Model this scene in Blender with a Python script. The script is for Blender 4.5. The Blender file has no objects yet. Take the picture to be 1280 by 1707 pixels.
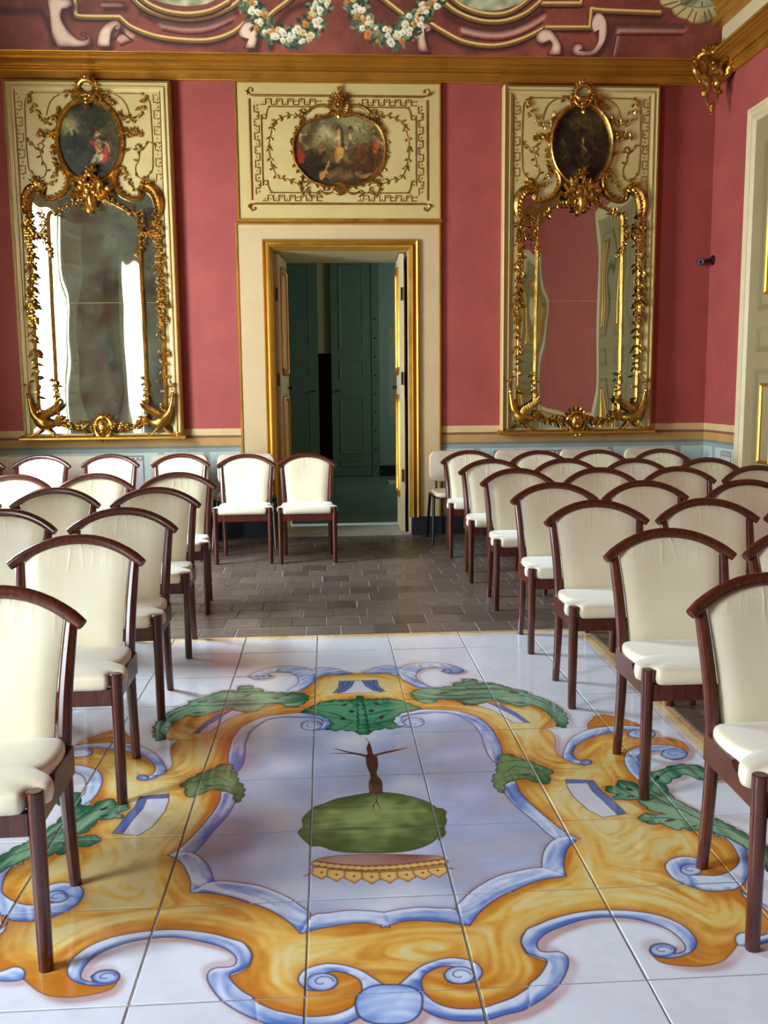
import bpy, bmesh, math, json, random
import numpy as np
from mathutils import Vector, Matrix
PI = math.pi
sc = bpy.context.scene
COL = sc.collection
# ------------------------------------------------------------------ camera
cd = bpy.data.cameras.new('camera'); cam = bpy.data.objects.new('camera', cd); COL.objects.link(cam)
cd.sensor_fit = 'VERTICAL'; cd.sensor_height = 36.0; cd.lens = 1524.754 / 1707 * 36.0
cd.clip_start = .05
_r = ((0.9979723, -0.0629507, -0.0094069), (0.0176883, 0.1323225, 0.9910489), (0.0611424, 0.9892057, -0.1331677))
cam.matrix_world = Matrix(((_r[0][0], _r[1][0], -_r[2][0], -0.12941), (_r[0][1], _r[1][1], -_r[2][1], 0), (_r[0][2], _r[1][2], -_r[2][2], 1.38173), (0, 0, 0, 1)))
sc.camera = cam
# ------------------------------------------------------------------ daylight, exposure
sc.view_settings.view_transform = 'Standard'; sc.view_settings.look = 'None'
sc.view_settings.gamma = 1.0; sc.view_settings.use_curve_mapping = False
sc.view_settings.exposure = 0.0
sc.cycles.use_denoising = True
sc.cycles.max_bounces = 10; sc.cycles.diffuse_bounces = 4; sc.cycles.glossy_bounces = 5; sc.cycles.transmission_bounces = 4
sc.cycles.caustics_reflective = False; sc.cycles.caustics_refractive = False
sc.cycles.sample_clamp_indirect = 6.0
w = bpy.data.worlds.new('sky'); sc.world = w; w.use_nodes = True
wb = w.node_tree.nodes['Background']; wb.inputs[0].default_value = (.80, .90, 1.0, 1); wb.inputs[1].default_value = 2.0
def area(name, loc, rot, sx, sy, power, color=(1, 1, 1)):
    l = bpy.data.lights.new(name, 'AREA'); l.shape = 'RECTANGLE'; l.size = sx; l.size_y = sy; l.energy = power; l.color = color
    o = bpy.data.objects.new(name, l); COL.objects.link(o); o.location = loc; o.rotation_euler = rot; return o
XL, XR, YB, YF, ZC = -3.46, 3.50, 8.635, -4.2, 5.9
WIN = ((5.2, 6.75), (0.0, 1.55)); WZ0, WZ1 = .12, 3.55
# daylight comes in at the two tall windows of the left wall
for (a, b), pw in zip(WIN, (590, 430)):
    area('window_daylight', (XL - .42, (a + b) / 2, (WZ0 + WZ1) / 2 + .15), (0, -math.radians(84), 0), WZ1 - WZ0 - .1, b - a - .1, pw, (.76, .89, 1.0))
# the next room has a window of its own on its right side
area('far_window_daylight', (2.95, 13.0, 2.3), (0, math.radians(80), 0), 1.6, 1.0, 26, (.78, 1.0, .88))
# ------------------------------------------------------------------ helpers
rng = random.Random(7)
class MB:
    """collects simple shapes and links them as one mesh object"""
    def __init__(s): s.v = []; s.f = []
    def add(s, vs, fs):
        n = len(s.v); s.v += [tuple(v) for v in vs]; s.f += [tuple(i + n for i in f) for f in fs]; return s
    def box(s, x0, x1, y0, y1, z0, z1):
        return s.add([(x0, y0, z0), (x1, y0, z0), (x1, y1, z0), (x0, y1, z0), (x0, y0, z1), (x1, y0, z1), (x1, y1, z1), (x0, y1, z1)],
                     [(0, 3, 2, 1), (4, 5, 6, 7), (0, 1, 5, 4), (1, 2, 6, 5), (2, 3, 7, 6), (3, 0, 4, 7)])
    def bbox(s, x0, x1, y0, y1, z0, z1, b):
        """box with chamfered edges towards -y (seen from the room)"""
        A = [(x0, y1, z0), (x1, y1, z0), (x1, y1, z1), (x0, y1, z1)]; B = [(x0, y0 + b, z0), (x1, y0 + b, z0), (x1, y0 + b, z1), (x0, y0 + b, z1)]
        Cc = [(x0 + b, y0, z0 + b), (x1 - b, y0, z0 + b), (x1 - b, y0, z1 - b), (x0 + b, y0, z1 - b)]
        fs = [(8, 9, 10, 11), (3, 2, 1, 0)]
        for o in (0, 4):
            for i in range(4): j = (i + 1) % 4; fs.append((o + i, o + j, o + 4 + j, o + 4 + i))
        return s.add(A + B + Cc, fs)
    def loft(s, rings, closed=True, cap=True):
        n = len(rings[0]); vs = [p for r in rings for p in r]; fs = []
        for k in range(len(rings) - 1):
            for i in range(n if closed else n - 1):
                j = (i + 1) % n; fs.append((k * n + i, k * n + j, (k + 1) * n + j, (k + 1) * n + i))
        if cap and closed:
            fs.append(tuple(range(n - 1, -1, -1))); fs.append(tuple((len(rings) - 1) * n + i for i in range(n)))
        return s.add(vs, fs)
    def tube(s, pts, r, k=8, cap=True, closed=False, sq=None):
        P = [Vector(p) for p in pts]; n = len(P); R = r if hasattr(r, '__len__') else [r] * n
        rings = []; up = None
        for i in range(n):
            if closed: t = P[(i + 1) % n] - P[i - 1]
            else: t = P[min(i + 1, n - 1)] - P[max(i - 1, 0)]
            t.normalize()
            if up is None:
                up = Vector((0, 1, 0)) if abs(t.y) < .8 else Vector((1, 0, 0))
            u = (up - t * up.dot(t)); u.normalize(); up = u; v = t.cross(u)
            rr = R[i]; a, b = (rr, rr) if not hasattr(rr, '__len__') else rr
            rings.append([P[i] + u * (a * math.cos(2 * PI * q / k)) + v * (b * math.sin(2 * PI * q / k)) for q in range(k)])
        if closed: rings.append(rings[0])
        return s.loft(rings, True, cap and not closed)
    def ball(s, c, r, k=8, m=5, sc=(1, 1, 1)):
        vs = []; fs = []
        for i in range(m + 1):
            a = PI * i / m
            for j in range(k):
                b = 2 * PI * j / k; vs.append((c[0] + r * sc[0] * math.sin(a) * math.cos(b), c[1] + r * sc[1] * math.sin(a) * math.sin(b), c[2] + r * sc[2] * math.cos(a)))
        for i in range(m):
            for j in range(k): q = (j + 1) % k; fs.append((i * k + j, (i + 1) * k + j, (i + 1) * k + q, i * k + q))
        return s.add(vs, fs)
    def relief(s, pts, wd, t, y, closed=False):
        """half round strip laid on an upright plane facing -y: pts are (x, z)"""
        p = [Vector((a[0], a[1])) for a in pts]; n = len(p); W = wd if hasattr(wd, '__len__') else [wd] * n
        rings = []
        for i in range(n):
            d = (p[(i + 1) % n] - p[i - 1]) if closed else (p[min(i + 1, n - 1)] - p[max(0, i - 1)])
            if d.length < 1e-9: d = Vector((1, 0))
            d.normalize(); m = Vector((-d.y, d.x)); h = W[i] / 2
            rings.append([(p[i].x + m.x * h * a, y - t * b * (W[i] / max(W)) , p[i].y + m.y * h * a) for a, b in ((-1, 0), (-.72, .7), (0, 1), (.72, .7), (1, 0))])
        if closed: rings.append(rings[0])
        return s.loft(rings, False, False)
    def leaf(s, x, z, y, ang, L, wd, t, curl=.5):
        """a small carved leaf standing off the plane"""
        ca, sa = math.cos(ang), math.sin(ang)
        def q(u, v, h): return (x + ca * u - sa * v, y - h, z + sa * u + ca * v)
        vs = [q(0, 0, .2 * t)]
        for u, k in ((.3, .8), (.6, 1.), (.85, .55)):
            h = t * (.5 + curl * u * 1.4); vs += [q(L * u, -wd * k / 2, h * .55), q(L * u, 0, h), q(L * u, wd * k / 2, h * .55)]
        vs.append(q(L * 1.04, wd * .15, t * (.4 + curl)))
        fs = [(0, 1, 2), (0, 2, 3), (10, 8, 7), (10, 9, 8)]
        for k in (1, 4): fs += [(k, k + 3, k + 4, k + 1), (k + 1, k + 4, k + 5, k + 2)]
        vs += [q(.1 * L, -wd * .3, 0), q(.1 * L, wd * .3, 0), q(.8 * L, 0, 0)]
        return s.add(vs, fs)
    def build(s, name, mat, parent=None, smooth=None, kind=None, label=None):
        me = bpy.data.meshes.new(name); me.from_pydata(s.v, [], s.f); me.materials.append(mat); me.validate()
        bm = bmesh.new(); bm.from_mesh(me); bmesh.ops.recalc_face_normals(bm, faces=bm.faces); bm.to_mesh(me); bm.free()
        if smooth:
            me.polygons.foreach_set('use_smooth', [True] * len(me.polygons))
            me.set_sharp_from_angle(angle=math.radians(smooth))
        me.update(); return link(name, me, parent, kind, label)
def link(name, me, parent=None, kind=None, label=None):
    o = bpy.data.objects.new(name, me); COL.objects.link(o)
    if parent: o.parent = parent
    if kind: o['kind'] = kind
    if label: o['label'] = label
    return o
def thing(name, label, cat, loc=(0, 0, 0), rz=0, group=None):
    o = bpy.data.objects.new(name, None); COL.objects.link(o); o.empty_display_size = .05
    o.location = loc; o.rotation_euler = (0, 0, rz); o['label'] = label; o['category'] = cat
    if group: o['group'] = group
    return o
def tag(o, label, cat, group=None):
    o['label'] = label; o['category'] = cat
    if group: o['group'] = group
    return o
def dup(root, loc, rz, label, group=None):
    r = root.copy(); COL.objects.link(r); r.location = loc; r.rotation_euler = (0, 0, rz); r['label'] = label
    if group: r['group'] = group
    for ch in list(root.children):
        c = ch.copy(); COL.objects.link(c); c.parent = r
        for g in ch.children:
            d = g.copy(); COL.objects.link(d); d.parent = c
    return r
def struct(name, mb, m, parent=None, smooth=None):
    o = mb.build(name, m, parent, smooth)
    if not parent: o['kind'] = 'structure'
    return o
# ------------------------------------------------------------------ materials
def lin(c): return tuple(((v / 255 + .055) / 1.055) ** 2.4 if v > 10 else v / 255 / 12.92 for v in c)
class NT:
    def __init__(s, name):
        s.m = bpy.data.materials.new(name); s.m.use_nodes = True; s.t = s.m.node_tree; s.b = s.t.nodes['Principled BSDF']
    def n(s, ty, **k):
        o = s.t.nodes.new('ShaderNode' + ty)
        for a, b in k.items(): setattr(o, a, b)
        return o
    def l(s, a, b): s.t.links.new(a, b)
    def coord(s, kind='Object', scale=(1, 1, 1)):
        if kind == 'World': o = s.n('NewGeometry').outputs['Position']
        else: o = s.n('TexCoord').outputs[kind]
        m = s.n('Mapping'); m.inputs['Scale'].default_value = scale; s.l(o, m.inputs[0]); return m.outputs[0]
    def noise(s, vec, scale, detail=4, rough=.6):
        o = s.n('TexNoise'); o.inputs['Scale'].default_value = scale; o.inputs['Detail'].default_value = detail; o.inputs['Roughness'].default_value = rough
        s.l(vec, o.inputs['Vector']); return o.outputs['Fac']
    def ramp(s, fac, stops, interp='LINEAR'):
        r = s.n('ValToRGB'); r.color_ramp.interpolation = interp; e = r.color_ramp.elements
        while len(e) < len(stops): e.new(.5)
        for x, (p, c) in zip(e, stops): x.position = p; x.color = (*c, 1) if len(c) == 3 else c
        s.l(fac, r.inputs[0]); return r.outputs[0]
    def mix(s, fac, a, b, mode='MIX'):
        m = s.n('Mix', data_type='RGBA', blend_type=mode)
        for v, i in ((fac, 0), (a, 6), (b, 7)):
            if hasattr(v, 'is_linked'): s.l(v, m.inputs[i])
            else: m.inputs[i].default_value = v if not hasattr(v, '__len__') else (*v, 1)[:4]
        return m.outputs[2]
    def bump(s, h, strength, dist=.01):
        b = s.n('Bump'); b.inputs['Strength'].default_value = strength; b.inputs['Distance'].default_value = dist
        s.l(h, b.inputs['Height']); s.l(b.outputs[0], s.b.inputs['Normal']); return b
    def set(s, **k):
        for a, v in k.items():
            i = s.b.inputs[a.replace('_', ' ')]
            if hasattr(v, 'is_linked'): s.l(v, i)
            else: i.default_value = v
def paint(name, c, rough=.5, var=.12, scale=6, bump=.06, bscale=60, spec=.5, kind='Object'):
    t = NT(name); c = lin(c); v = t.coord(kind); f = t.noise(v, scale)
    t.set(Base_Color=t.ramp(f, [(.3, tuple(x * (1 - var) for x in c)), (.7, tuple(min(1, x * (1 + var)) for x in c))]), Roughness=rough, Specular_IOR_Level=spec)
    if bump: t.bump(t.noise(v, bscale, 5), bump)
    return t.m
def gilt(name, c=(206, 154, 70), rough=.3, metal=.92, dark=.45, scale=14, bump=.12):
    t = NT(name); c = lin(c); v = t.coord(); f = t.noise(v, scale, 5)
    t.set(Base_Color=t.ramp(f, [(.32, tuple(x * dark for x in c)), (.58, c)]), Metallic=metal,
          Roughness=t.ramp(t.noise(v, scale * 2.3), [(.3, (rough * .75,) * 3), (.7, (rough * 1.5,) * 3)]))
    
    if bump: t.bump(t.noise(v, 90, 3), bump, .004)
    return t.m
M = {}
def wall_material(name, c):
    t = NT(name); g = t.n('NewGeometry'); sx = t.n('SeparateXYZ'); t.l(g.outputs['Position'], sx.inputs[0])
    v = t.coord('World'); wob = t.n('MapRange'); t.l(t.noise(v, 9, 3), wob.inputs[0]); wob.inputs[3].default_value = -.003; wob.inputs[4].default_value = .003
    ad = t.n('Math', operation='ADD'); t.l(sx.outputs[2], ad.inputs[0]); t.l(wob.outputs[0], ad.inputs[1])
    dv = t.n('Math', operation='DIVIDE'); t.l(ad.outputs[0], dv.inputs[0]); dv.inputs[1].default_value = 2.0
    st = [(0, (150, 158, 150)), (.4225, (124, 128, 112)), (.436, (192, 146, 86)), (.469, (132, 88, 62)), (.4835, (214, 182, 126)), (.515, c)]
    col = t.ramp(dv.outputs[0], [(p, lin(q)) for p, q in st], 'CONSTANT')
    f = t.ramp(t.noise(v, 3.5, 6, .65), [(.3, (.86, .86, .86)), (.7, (1.1, 1.1, 1.1))])
    t.set(Base_Color=t.mix(1., col, f, 'MULTIPLY'), Roughness=.62, Specular_IOR_Level=.35)
    t.bump(t.noise(v, 55, 4), .05); return t.m
M['pink'] = wall_material('pink_wall', (166, 76, 68))
M['cream'] = paint('cream_paint', (208, 184, 138), .42, .05, 4, .03)
M['cream_light'] = paint('pale_cream_paint', (204, 178, 114), .4, .06, 4, .03)
M['surround'] = paint('stone_cream_paint', (204, 174, 128), .5, .05, 3, .04)
M['shutter'] = paint('shutter_paint', (150, 130, 90), .45, .05, 5, .03)
M['white_shutter'] = paint('white_shutter_paint', (226, 224, 208), .4, .04, 5, .03)
M['panel_shade'] = paint('panel_shade_paint', (132, 118, 78), .4, .06)  # darker olive that paints in the shade round the door panels
M['gilt'] = gilt('gilded_carving')
M['gilt_flat'] = gilt('gold_paint', (158, 112, 44), .38, .55, .6)
M['gilt_corn'] = gilt('gilded_cornice', (200, 144, 52), .36, .75, .86, 2, 0)
M['black'] = paint('black_plinth_paint', (38, 40, 44), .4, .1)
M['blackmetal'] = paint('black_metal', (14, 14, 15), .35, .1)
M['plastic'] = paint('dark_camera_plastic', (22, 20, 22), .35, .1)
M['led'] = paint('grey_diode', (190, 190, 200), .3, .02, bump=0)
M['grout'] = paint('grey_grout', (156, 154, 146), .8, .2, 8, .2, kind='World')
M['ceil'] = paint('cove_plain_paint', (92, 50, 42), .7, .12, 2)
M['farwall'] = paint('far_wall_paint', (150, 168, 160), .6, .05)
M['fardoor'] = paint('far_door_paint', (120, 138, 118), .45, .05)
M['farfloor'] = paint('far_floor', (120, 132, 122), .3, .1, 3)
M['passage'] = paint('shaded_passage_paint', (96, 98, 78), .6, .05)  # far wall tone darkened to put the passage shade into the colour
M['jamb'] = paint('jamb_paint', (200, 182, 138), .5, .05)
M['marble'] = paint('grey_threshold_stone', (176, 172, 158), .4, .1, 7)
M['dado'] = paint('pale_blue_dado_paint', (186, 200, 190), .6, .05)
M['dado_fill'] = paint('lilac_dado_paint', (206, 198, 200), .6, .06)
M['frieze'] = paint('russet_frieze_paint', (142, 96, 70), .6, .1)
M['dado_line'] = paint('grey_green_line_paint', (120, 122, 104), .6, .1)
M['wood'] = None
t = NT('mahogany_wood'); v = t.coord('Object', (60, 60, 5)); f = t.noise(v, 1.2, 5, .7)
t.set(Base_Color=t.ramp(f, [(.25, lin((48, 20, 12))), (.5, lin((78, 33, 20))), (.8, lin((104, 47, 28)))]), Roughness=.27, Specular_IOR_Level=.55, Coat_Weight=.15, Coat_Roughness=.12)
t.bump(f, .04, .003); M['wood'] = t.m
t = NT('cream_satin_fabric'); v = t.coord('Object'); sx = t.n('SeparateXYZ'); t.l(t.n('TexCoord').outputs['Object'], sx.inputs[0])
big = t.noise(v, 5, 3)
wv = t.coord('Object', (44, 20, 2.5)); wr = t.noise(wv, 1, 2, .5)
mr = t.n('MapRange'); t.l(sx.outputs[2], mr.inputs[0]); mr.inputs[1].default_value = .70; mr.inputs[2].default_value = .83; mr.clamp = True
pw = t.n('Math', operation='POWER'); t.l(wr, pw.inputs[0]); pw.inputs[1].default_value = 6
mu = t.n('Math', operation='MULTIPLY'); t.l(pw.outputs[0], mu.inputs[0]); t.l(mr.outputs[0], mu.inputs[1])
fw = t.noise(t.coord('Object', (900, 900, 900)), 1, 1)
ma = t.n('Math', operation='MULTIPLY_ADD'); t.l(fw, ma.inputs[0]); ma.inputs[1].default_value = .012; t.l(mu.outputs[0], ma.inputs[2])
oi = t.n('ObjectInfo'); rv = t.ramp(oi.outputs['Random'], [(0, (.95, .94, .92)), (1, (1, 1, 1))])
t.set(Base_Color=t.mix(1., t.ramp(big, [(.3, lin((230, 218, 184))), (.7, lin((238, 228, 198)))]), rv, 'MULTIPLY'), Roughness=.42, Specular_IOR_Level=.6, Sheen_Weight=.7, Sheen_Roughness=.35, Sheen_Tint=(.80, .92, 1, 1), Coat_Weight=.3, Coat_Roughness=.34)  # bluish sheen tint puts the sky's reflection into the satin colour
t.bump(ma.outputs[0], .8, .02); M['fabric'] = t.m
M['stackfabric'] = paint('beige_stacking_chair_cloth', (216, 200, 172), .7, .04, 6, .04, 200)
def mirror_material(name, tint, haze, hz):
    t = NT(name); v = t.coord('Object'); t.set(Base_Color=(*tint, 1), Metallic=1., Roughness=.025)
    t.bump(t.noise(t.coord('Object', (1.3, 1, .45)), 2.2, 1), .10, .06)
    d = t.n('BsdfDiffuse'); d.inputs[0].default_value = (*lin(hz), 1)
    mx = t.n('MixShader'); sp = t.noise(v, 3.2, 6, .7)
    sc_ = t.coord('Object', (30, 30, 8)); spk = t.noise(sc_, 2.2, 3, .8)
    f = t.ramp(sp, [(.38, (haze * .25,) * 3), (.66, (haze,) * 3)]); g = t.ramp(spk, [(.66, (0, 0, 0)), (.75, (.35, .35, .35))])
    t.l(t.mix(1., f, g, 'ADD'), mx.inputs[0]); t.l(t.b.outputs[0], mx.inputs[1]); t.l(d.outputs[0], mx.inputs[2])
    t.l(mx.outputs[0], t.t.nodes['Material Output'].inputs[0]); return t.m
M['mirror_left'] = mirror_material('clouded_mirror_glass', (.60, .64, .54), .55, (118, 126, 100))
M['mirror_right'] = mirror_material('old_mirror_glass', (.42, .43, .34), .10, (110, 110, 96))
def image_material(name, canvas, mapping, rough=.5, spec=.5, bump=0, coat=0):
    """mapping: (axis_u, u0, u1, axis_v, v0, v1, kind) -> picture stretched over those coordinates"""
    h, w_ = canvas.H, canvas.W; px = np.ones((h, w_, 4), np.float32); px[..., :3] = np.clip(canvas.im[::-1], 0, 255) / 255
    im = bpy.data.images.new(name, w_, h); im.pixels.foreach_set(px.ravel()); im.update(); im.pack()
    t = NT(name); au, u0, u1, av, v0, v1, kind = mapping
    src = t.n('NewGeometry').outputs['Position'] if kind == 'World' else t.n('TexCoord').outputs['Object']
    s = t.n('SeparateXYZ'); t.l(src, s.inputs[0]); c = t.n('CombineXYZ')
    for a, lo, hi, k in ((au, u0, u1, 0), (av, v0, v1, 1)):
        m = t.n('MapRange'); t.l(s.outputs[a], m.inputs[0]); m.inputs[1].default_value = lo; m.inputs[2].default_value = hi; m.clamp = False; t.l(m.outputs[0], c.inputs[k])
    tx = t.n('TexImage', interpolation='Cubic', extension='EXTEND'); tx.image = im; t.l(c.outputs[0], tx.inputs[0])
    t.set(Base_Color=tx.outputs[0], Roughness=rough, Specular_IOR_Level=spec, Coat_Weight=coat, Coat_Roughness=.06)
    if bump: t.bump(t.noise(t.coord('World'), 26, 5), bump, .004)
    return t.m
# ------------------------------------------------------------------ painted decoration computed here, stroke by stroke
def box(a,r):
    a=np.pad(a,((r+1,r),(0,0)),mode='edge');c=np.cumsum(a,axis=0,dtype=np.float64)
    a=((c[2*r+1:]-c[:-2*r-1])/(2*r+1)).astype(np.float32)
    a=np.pad(a,((0,0),(r+1,r)),mode='edge');c=np.cumsum(a,axis=1,dtype=np.float64)
    return ((c[:,2*r+1:]-c[:,:-2*r-1])/(2*r+1)).astype(np.float32)
def blur(a,r):
    for i in range(3):a=box(a,max(1,int(r)))
    return a
class Canvas:
    def __init__(s,x0,x1,y0,y1,res,seed=1,base=(226,229,238)):
        s.x0,s.y1,s.res=x0,y1,res
        s.W=int(round((x1-x0)/res));s.H=int(round((y1-y0)/res))
        s.im=np.empty((s.H,s.W,3),np.float32);s.im[:]=base
        s.rng=np.random.RandomState(seed)
    def sub(s,pts,pad):
        p=s.px(pts);k=int(pad/s.res)
        c0=max(0,int(p[:,0].min())-k);c1=min(s.W,int(p[:,0].max())+k);r0=max(0,int(p[:,1].min())-k);r1=min(s.H,int(p[:,1].max())+k)
        if c1-c0<4 or r1-r0<4:return None,None
        v=Canvas.__new__(Canvas);v.res=s.res;v.x0=s.x0+c0*s.res;v.y1=s.y1-r0*s.res;v.W=c1-c0;v.H=r1-r0;v.rng=s.rng
        sl=(slice(r0,r1),slice(c0,c1));v.im=s.im[sl];return v,sl
    def px(s,pts):
        p=np.asarray(pts,np.float64);return np.stack([(p[:,0]-s.x0)/s.res,(s.y1-p[:,1])/s.res],1)
    def noise(s,r,amp=1.):
        k=max(1,r//3)
        n=s.rng.rand(s.H//k+2,s.W//k+2).astype(np.float32)
        n=blur(n,max(1,r/k));n=(n-n.mean())/(n.std()+1e-6)
        yy=np.linspace(0,n.shape[0]-1.001,s.H);xx=np.linspace(0,n.shape[1]-1.001,s.W)
        yi=yy.astype(int);xi=xx.astype(int);fy=(yy-yi)[:,None].astype(np.float32);fx=(xx-xi)[None].astype(np.float32)
        n=(n[yi][:,xi]*(1-fx)+n[yi][:,xi+1]*fx)*(1-fy)+(n[yi+1][:,xi]*(1-fx)+n[yi+1][:,xi+1]*fx)*fy
        return n*amp
    def poly(s,pts,mask=None):
        p=s.px(pts)
        if mask is None: mask=np.zeros((s.H,s.W),np.float32)
        x0=max(0,int(p[:,0].min())-1);x1=min(s.W,int(p[:,0].max())+2);y0=max(0,int(p[:,1].min())-1);y1=min(s.H,int(p[:,1].max())+2)
        if x1<=x0 or y1<=y0:return mask
        SS=2
        sub=np.zeros(((y1-y0)*SS,(x1-x0)*SS),bool)
        xs=x0+(np.arange((x1-x0)*SS)+.5)/SS
        q=np.roll(p,-1,axis=0)
        ys=y0+(np.arange((y1-y0)*SS)+.5)/SS
        cnt=np.zeros((sub.shape[0],sub.shape[1]+1),np.int32)
        for (ax,ay),(bx,by) in zip(p,q):
            if ay==by:continue
            lo,hi=min(ay,by),max(ay,by)
            i0=int(np.searchsorted(ys,lo));i1=int(np.searchsorted(ys,hi))
            if i1<=i0:continue
            X=ax+(ys[i0:i1]-ay)*(bx-ax)/(by-ay)
            c=np.clip(np.ceil((X-x0)*SS-.5),0,sub.shape[1]).astype(int)
            np.add.at(cnt,(np.arange(i0,i1),c),1)
        sub=(np.cumsum(cnt,axis=1)[:,:-1]%2)==1
        m=sub.reshape(y1-y0,SS,x1-x0,SS).mean((1,3)).astype(np.float32)
        mask[y0:y1,x0:x1]=np.maximum(mask[y0:y1,x0:x1],m)
        return mask
    def line(s,pts,w,mask=None,closed=False,taper=False):
        p=s.px(pts);w=w/s.res/2
        if closed:p=np.concatenate([p,p[:1]])
        if mask is None: mask=np.zeros((s.H,s.W),np.float32)
        n=len(p)-1
        for i in range(n):
            a,b=p[i],p[i+1];wi=w*(1-.8*abs(2*i/max(1,n-1)-1)) if taper and n>1 else w
            x0=max(0,int(min(a[0],b[0])-wi-2));x1=min(s.W,int(max(a[0],b[0])+wi+3));y0=max(0,int(min(a[1],b[1])-wi-2));y1=min(s.H,int(max(a[1],b[1])+wi+3))
            if x1<=x0 or y1<=y0:continue
            X,Y=np.meshgrid(np.arange(x0,x1)+.5,np.arange(y0,y1)+.5)
            d=b-a;L=d@d+1e-9
            t=np.clip(((X-a[0])*d[0]+(Y-a[1])*d[1])/L,0,1)
            D=np.hypot(X-a[0]-t*d[0],Y-a[1]-t*d[1])
            mask[y0:y1,x0:x1]=np.maximum(mask[y0:y1,x0:x1],np.clip(wi+.5-D,0,1))
        return mask
    def over(s,mask,col,a=1.):
        col=np.asarray(col,np.float32)
        m=(mask*a)[...,None];s.im[:]=s.im*(1-m)+col*m
def smooth(pts,n=5,closed=False,sharp=62):
    """catmull-rom that keeps sharp corners"""
    p=np.asarray(pts,np.float64);N=len(p);out=[]
    def corner(i):
        if not closed and (i==0 or i==N-1):return True
        a=p[i]-p[i-1];b=p[(i+1)%N]-p[i]
        c=(a@b)/(np.linalg.norm(a)*np.linalg.norm(b)+1e-9);return c<np.cos(np.radians(sharp))
    for i in range(N if closed else N-1):
        p1,p2=p[i],p[(i+1)%N]
        p0=p[i-1] if not corner(i) else p1-(p2-p1)*.3
        p3=p[(i+2)%N] if not corner((i+1)%N) else p2+(p2-p1)*.3
        for k in range(n):
            t=k/n
            out.append(.5*(2*p1+(p2-p0)*t+(2*p0-5*p1+4*p2-p3)*t*t+(3*p1-p0-3*p2+p3)*t**3))
    if not closed:out.append(p[-1])
    return np.array(out)
def flow(s,mask,r,steps):
    """brush streaks that run along the painted bands: short and long ones"""
    b=blur(mask,r);gy,gx=np.gradient(b);vx,vy=-gy,gx
    n=s.noise(2);k=s.noise(40);ky,kx=np.gradient(k);m=.02*np.abs(b).max();vx=vx+ky*m;vy=vy-kx*m
    L=np.hypot(vx,vy)+1e-7;vx=(1.6*vx/L).astype(np.float32);vy=(1.6*vy/L).astype(np.float32)
    acc=np.zeros(n.size,np.float32);n=n.ravel();vx=vx.ravel();vy=vy.ravel();W,H=s.W,s.H
    pos=[[a.ravel() for a in np.meshgrid(np.arange(W,dtype=np.float32),np.arange(H,dtype=np.float32))] for _ in (0,1)]
    res=[]
    for i in range(max(steps)):
        for j,sg in ((0,1),(1,-1)):
            X,Y=pos[j];id=np.clip(Y,0,H-1).astype(np.int32)*W+np.clip(X,0,W-1).astype(np.int32)
            acc+=n[id];pos[j]=[X+sg*vx[id],Y+sg*vy[id]]
        if i+1 in steps:res.append(((acc-acc.mean())/acc.std()).reshape(H,W))
    return res
def lobed(q,amp=.011,per=.052):
    p=np.concatenate([q,q[:1]]);d=np.r_[0,np.cumsum(np.hypot(*np.diff(p,axis=0).T))];n=int(d[-1]/.006);t=np.linspace(0,d[-1],n,endpoint=False)
    x=np.interp(t,d,p[:,0]);y=np.interp(t,d,p[:,1]);tx=np.roll(x,-1)-np.roll(x,1);ty=np.roll(y,-1)-np.roll(y,1);L=np.hypot(tx,ty)+1e-9
    area=np.sum(x*np.roll(y,-1)-np.roll(x,-1)*y);sg=1 if area>0 else -1
    o=amp*(np.abs(np.sin(math.pi*t/per+.8*np.sin(t*9)))**.6-.6)
    return np.stack([x+sg*ty/L*o,y-sg*tx/L*o],1)
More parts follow.
